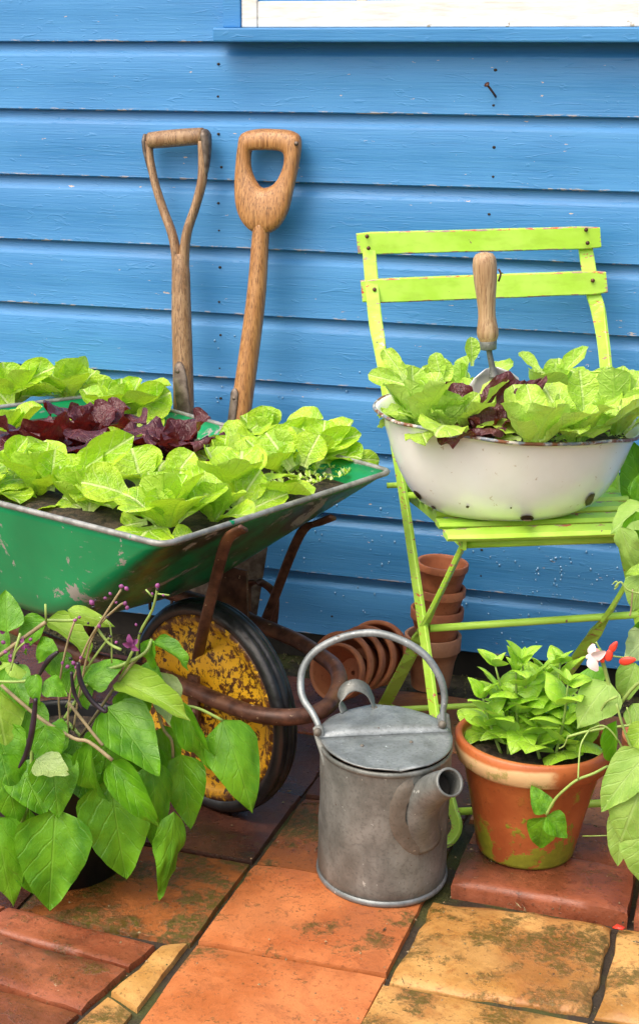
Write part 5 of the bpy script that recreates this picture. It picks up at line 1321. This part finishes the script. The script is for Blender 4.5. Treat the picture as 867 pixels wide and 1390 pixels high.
for pts, Y, r_ in [([(79, 885), (66, 896), (54, 916)], -1.07, [.0024, .0040, .0020]), ([(49, 948), (45, 985), (38, 1018), (26, 1042)], -1.13, [.0028, .0044, .0044, .0016]), ([(106, 899), (110, 925), (124, 950), (143, 966), (145, 958)], -1.075, [.0026, .0038, .0038, .0028, .0010]), ([(97, 912), (101, 940), (112, 962)], -1.075, [.0020, .0030, .0014])]:
    P = [at(*p, Y) for p in pts]; tube(P, r_, 8, 6).obj('pod', M_POD, bean)
def flower(par, px, py, Y, s, mat, n=4, seed=0, name='flower'):
    rg = random.Random(seed+px); g = G(); c = at(px, py, Y)
    for k in range(n):
        a = rg.uniform(0, 6.28); d_ = V((math.cos(a), rg.uniform(-.6, .2), math.sin(a))).normalized(); sd_ = d_.cross(V((0, 1, .3))).normalized(); L = s*rg.uniform(.7, 1.1); q0 = c+d_*L*.1
        nb_ = d_.cross(sd_); rows = []
        for i in range(5):
            t = i/4; w_ = L*.42*math.sin(math.pi*(t*.8+.12)); zz = nb_*(-.35*L*t*t)
            rows += [q0+d_*L*t-sd_*w_+nb_*(w_*.5)+zz, q0+d_*L*t+zz, q0+d_*L*t+sd_*w_+nb_*(w_*.5)+zz]
        g.add(rows, [(i*3+j, i*3+j+1, i*3+j+4, i*3+j+3) for i in range(4) for j in range(2)])
    return g.obj(name, mat, par)
def bud(par, px, py, Y, r_, mat, name='bud'):
    c = at(px, py, Y); r_ = r_*.78; return lathe([(0, -1.2*r_), (.7*r_, -.7*r_), (r_, 0), (.6*r_, .8*r_), (0, 1.2*r_)], c, Matrix.Rotation(px, 3, 'Y'), 8).obj(name, mat, par)
for (px, py, s) in [(180, 874, .012), (177, 880, .010), (33, 874, .009), (0, 858, .009), (12, 893, .008), (10, 911, .008)]: flower(bean, px, py, -1.06, s, M_PURP, 4, 3)
for (px, py, r_) in [(125, 818, .0050), (127, 824, .0035), (165, 796, .0042), (172, 799, .0040), (214, 795, .0042), (214, 800, .003), (170, 819, .0038), (173, 825, .0038), (150, 806, .003), (143, 812, .003), (102, 842, .0032), (108, 838, .003), (135, 850, .0034), (150, 864, .003), (158, 872, .0028), (146, 838, .0028), (20, 892, .0036), (24, 900, .0030), (8, 885, .0036), (42, 868, .0034), (96, 894, .0036), (100, 900, .0040), (92, 905, .0040), (104, 906, .0036), (98, 914, .003), (190, 860, .0024), (185, 848, .0024), (207, 806, .0024), (222, 808, .0022), (120, 846, .0024), (130, 815, .0024), (158, 818, .0026), (0, 900, .004), (5, 872, .004), (85, 900, .003), (110, 893, .003)]: bud(bean, px, py, -1.062, r_, M_PURP if (px+py) % 3 else M_POD)

# ------------------------------------------------------------------ runner bean plant at the right edge
run = root('runner_bean_plant', V((-.215, -.60, .15)), 'pale leaved runner bean plant with red and white flowers at the right edge', 'bean plant')
RL = [((880, 1022), (808, 1098), 66, -.90, -.93, 'r', 0, .4, .1), ((872, 1066), (836, 1150), 82, -.915, -.94, 'r', 2, .25, 0), ((852, 1100), (831, 1177), 46, -.90, -.92, 'r', 0, .3, .3), ((878, 1130), (868, 1206), 70, -.92, -.94, 'r', 2, .2, 0),
 ((827, 926), (777, 984), 64, -.80, -.84, 'r', 0, .4, .1), ((836, 978), (827, 1056), 26, -.83, -.83, 'g', 1, .1, .5), ((878, 684), (826, 716), 52, -.62, -.66, 'r', 0, .5, 0), ((842, 715), (864, 788), 34, -.66, -.68, 'r', 3, .2, .4),
 ((862, 694), (872, 770), 44, -.64, -.64, 'g', 0, .2, 0), ((882, 772), (846, 776), 22, -.67, -.67, 'p', 0, .5, 0), ((872, 780), (857, 832), 44, -.66, -.68, 'r', 0, .3, 0), ((884, 842), (843, 890), 20, -.62, -.64, 'g', 1, .2, .3),
 ((880, 862), (838, 902), 46, -.66, -.70, 'r', 3, .3, 2.8), ((880, 690), (852, 596), 64, -.26, -.28, 'g', 2, .2, 0), ((862, 900), (842, 955), 40, -.74, -.76, 'r', 1, .4, 0), ((800, 905), (812, 935), 40, -.76, -.78, 'g', 0, .5, 0),
 ((741, 1104), (722, 1067), 33, -.872, -.868, 'g', 2, .3, .1), ((742, 1107), (770, 1137), 38, -.872, -.868, 'g', 2, .3, 0), ((739, 1109), (728, 1156), 44, -.872, -.866, 'g', 0, .3, .1), ((858, 955), (880, 1010), 40, -.80, -.82, 'r', 0, .4, 0),
 ((870, 640), (900, 700), 60, -.5, -.5, 'g', 2, .2, 0), ((880, 985), (850, 1020), 38, -.85, -.87, 'p', 1, .4, 0)]
for (b, t, wpx, yb, yt, lb, k, ti, ro) in RL: px_leaf(run, BEAN[lb], b, t, wpx, yb, yt, k, ti, ro)
for pts, Y, r_, mt_ in [
 ([(741, 1106), (752, 1086), (768, 1070), (784, 1058), (805, 1050), (824, 1040)], [-.876, -.878, -.880, -.878, -.87, -.85], .0020, M_STEM), ([(784, 1058), (785, 1036), (788, 1010), (800, 990)], [-.88, -.87, -.86, -.84], .0013, M_STEM),
 ([(770, 1000), (800, 992), (850, 985), (880, 982)], [-.84, -.83, -.82, -.82], .0020, M_STEM), ([(850, 1028), (835, 1000), (818, 985), (800, 990)], -.84, .0014, M_STEM), ([(810, 980), (820, 955), (838, 945)], -.82, .0018, M_STEM),
 ([(852, 1010), (855, 980), (850, 960)], -.83, .0012, M_STEM), ([(812, 880), (822, 915), (828, 940), (830, 960)], -.80, .0030, M_STEM), ([(808, 871), (816, 884), (828, 890), (850, 893)], -.79, .0014, M_STEM),
 ([(834, 797), (842, 790), (850, 800), (867, 805), (885, 800)], -.68, .0016, M_STEM), ([(831, 793), (836, 789), (838, 795), (833, 800)], -.68, .0010, M_STEM), ([(858, 800), (856, 826), (854, 836)], -.68, .0012, M_STEMP),
 ([(885, 1000), (880, 900), (877, 800), (872, 640)], [-.655, -.68, -.66, -.5], .0034, M_STEM), ([(838, 960), (862, 930), (890, 915)], -.80, .0026, M_STEM), ([(790, 1135), (830, 1134)], -.80, .0010, M_STEM),
 ([(836, 955), (846, 990), (862, 1030)], -.86, .0018, M_STEM), ([(770, 1000), (765, 1012), (758, 1016)], -.85, .0010, M_STEM)]:
    vine(run, pts, Y, r_, mt_)
def petal(px, py, Y, w_, h_, mat, rot=0, name='petal'):
    c = at(px, py, Y); g = G(); K = 6; vs = []; 
    for i in range(K+1):
        for j in range(K*2):
            th_ = math.pi*i/K; ph = 2*math.pi*j/(K*2); x = math.sin(th_)*math.cos(ph)*w_*(1-.25*math.cos(th_)); y = math.sin(th_)*math.sin(ph)*w_*.45; z = math.cos(th_)*h_
            q = V((x*math.cos(rot)-z*math.sin(rot), y, x*math.sin(rot)+z*math.cos(rot))); vs.append(c+q)
    m_ = K*2; g.add(vs, [(i*m_+j, i*m_+(j+1) % m_, (i+1)*m_+(j+1) % m_, (i+1)*m_+j) for i in range(K) for j in range(m_)]); return g.obj(name, mat, run)
flower(run, 801, 890, -.812, .0185, M_PWHITE, 5, 8); petal(801, 891, -.81, .0075, .0045, M_PWHITE, .25); petal(811, 888, -.81, .0055, .0095, M_PINK, .5); petal(808, 896, -.812, .005, .007, M_PINK, -.5)
petal(832, 878, -.81, .0048, .0095, M_CORAL, -.5); petal(826, 889, -.81, .0055, .0095, M_CORAL, -.2); petal(851, 897, -.812, .0060, .0120, M_CORAL, -1.25); petal(816, 893, -.81, .0040, .0075, M_CORAL, .2)
# its pot, mostly hidden at the right, and a fallen red bean flower
pot('dark terracotta pot behind the leaves at the right edge, holding the runner beans', V((-.215, -.60, .001)), .098, .065, .165, .035, M_TERRA, None, None, True)
rp = V((-.215, -.60, .150)); g = G(); g.add([rp]+[rp+V((.088*math.cos(6.2832*k/24), .088*math.sin(6.2832*k/24), .003*mn.noise(V((k, 1, 0))))) for k in range(24)], [(0, 1+k, 1+(k+1) % 24) for k in range(24)])
tag(g.obj('soil', M_SOIL), 'dark compost in the pot at the right edge behind the bean leaves', 'soil', kind='stuff')
q_ = at(885, 1000, -.655); tube([rp-V((0, 0, .01)), rp.lerp(q_, .6)+V((0, 0, .02)), q_], .0036, 6, 4).obj('stem', M_STEM, run)
q_ = at(866, 985, -.82); tube([rp+V((.01, -.02, -.01)), rp.lerp(q_, .5)+V((0, 0, .05)), q_], .0028, 6, 4).obj('stem', M_STEM, run)
pf = atz(838, 1262, .004)
g = G(); g.add([pf+V((-.008, 0, .002)), pf+V((.006, -.003, .003)), pf+V((.009, .003, .004)), pf+V((-.002, .005, .006))], [(0, 1, 2, 3)])
o = g.obj('fallen_flower', M_CORAL); sm = o.modifiers.new('t', 'SOLIDIFY'); sm.thickness = .002; tag(o, 'fallen red bean flower lying in the joint beside the buff stone', 'flower')
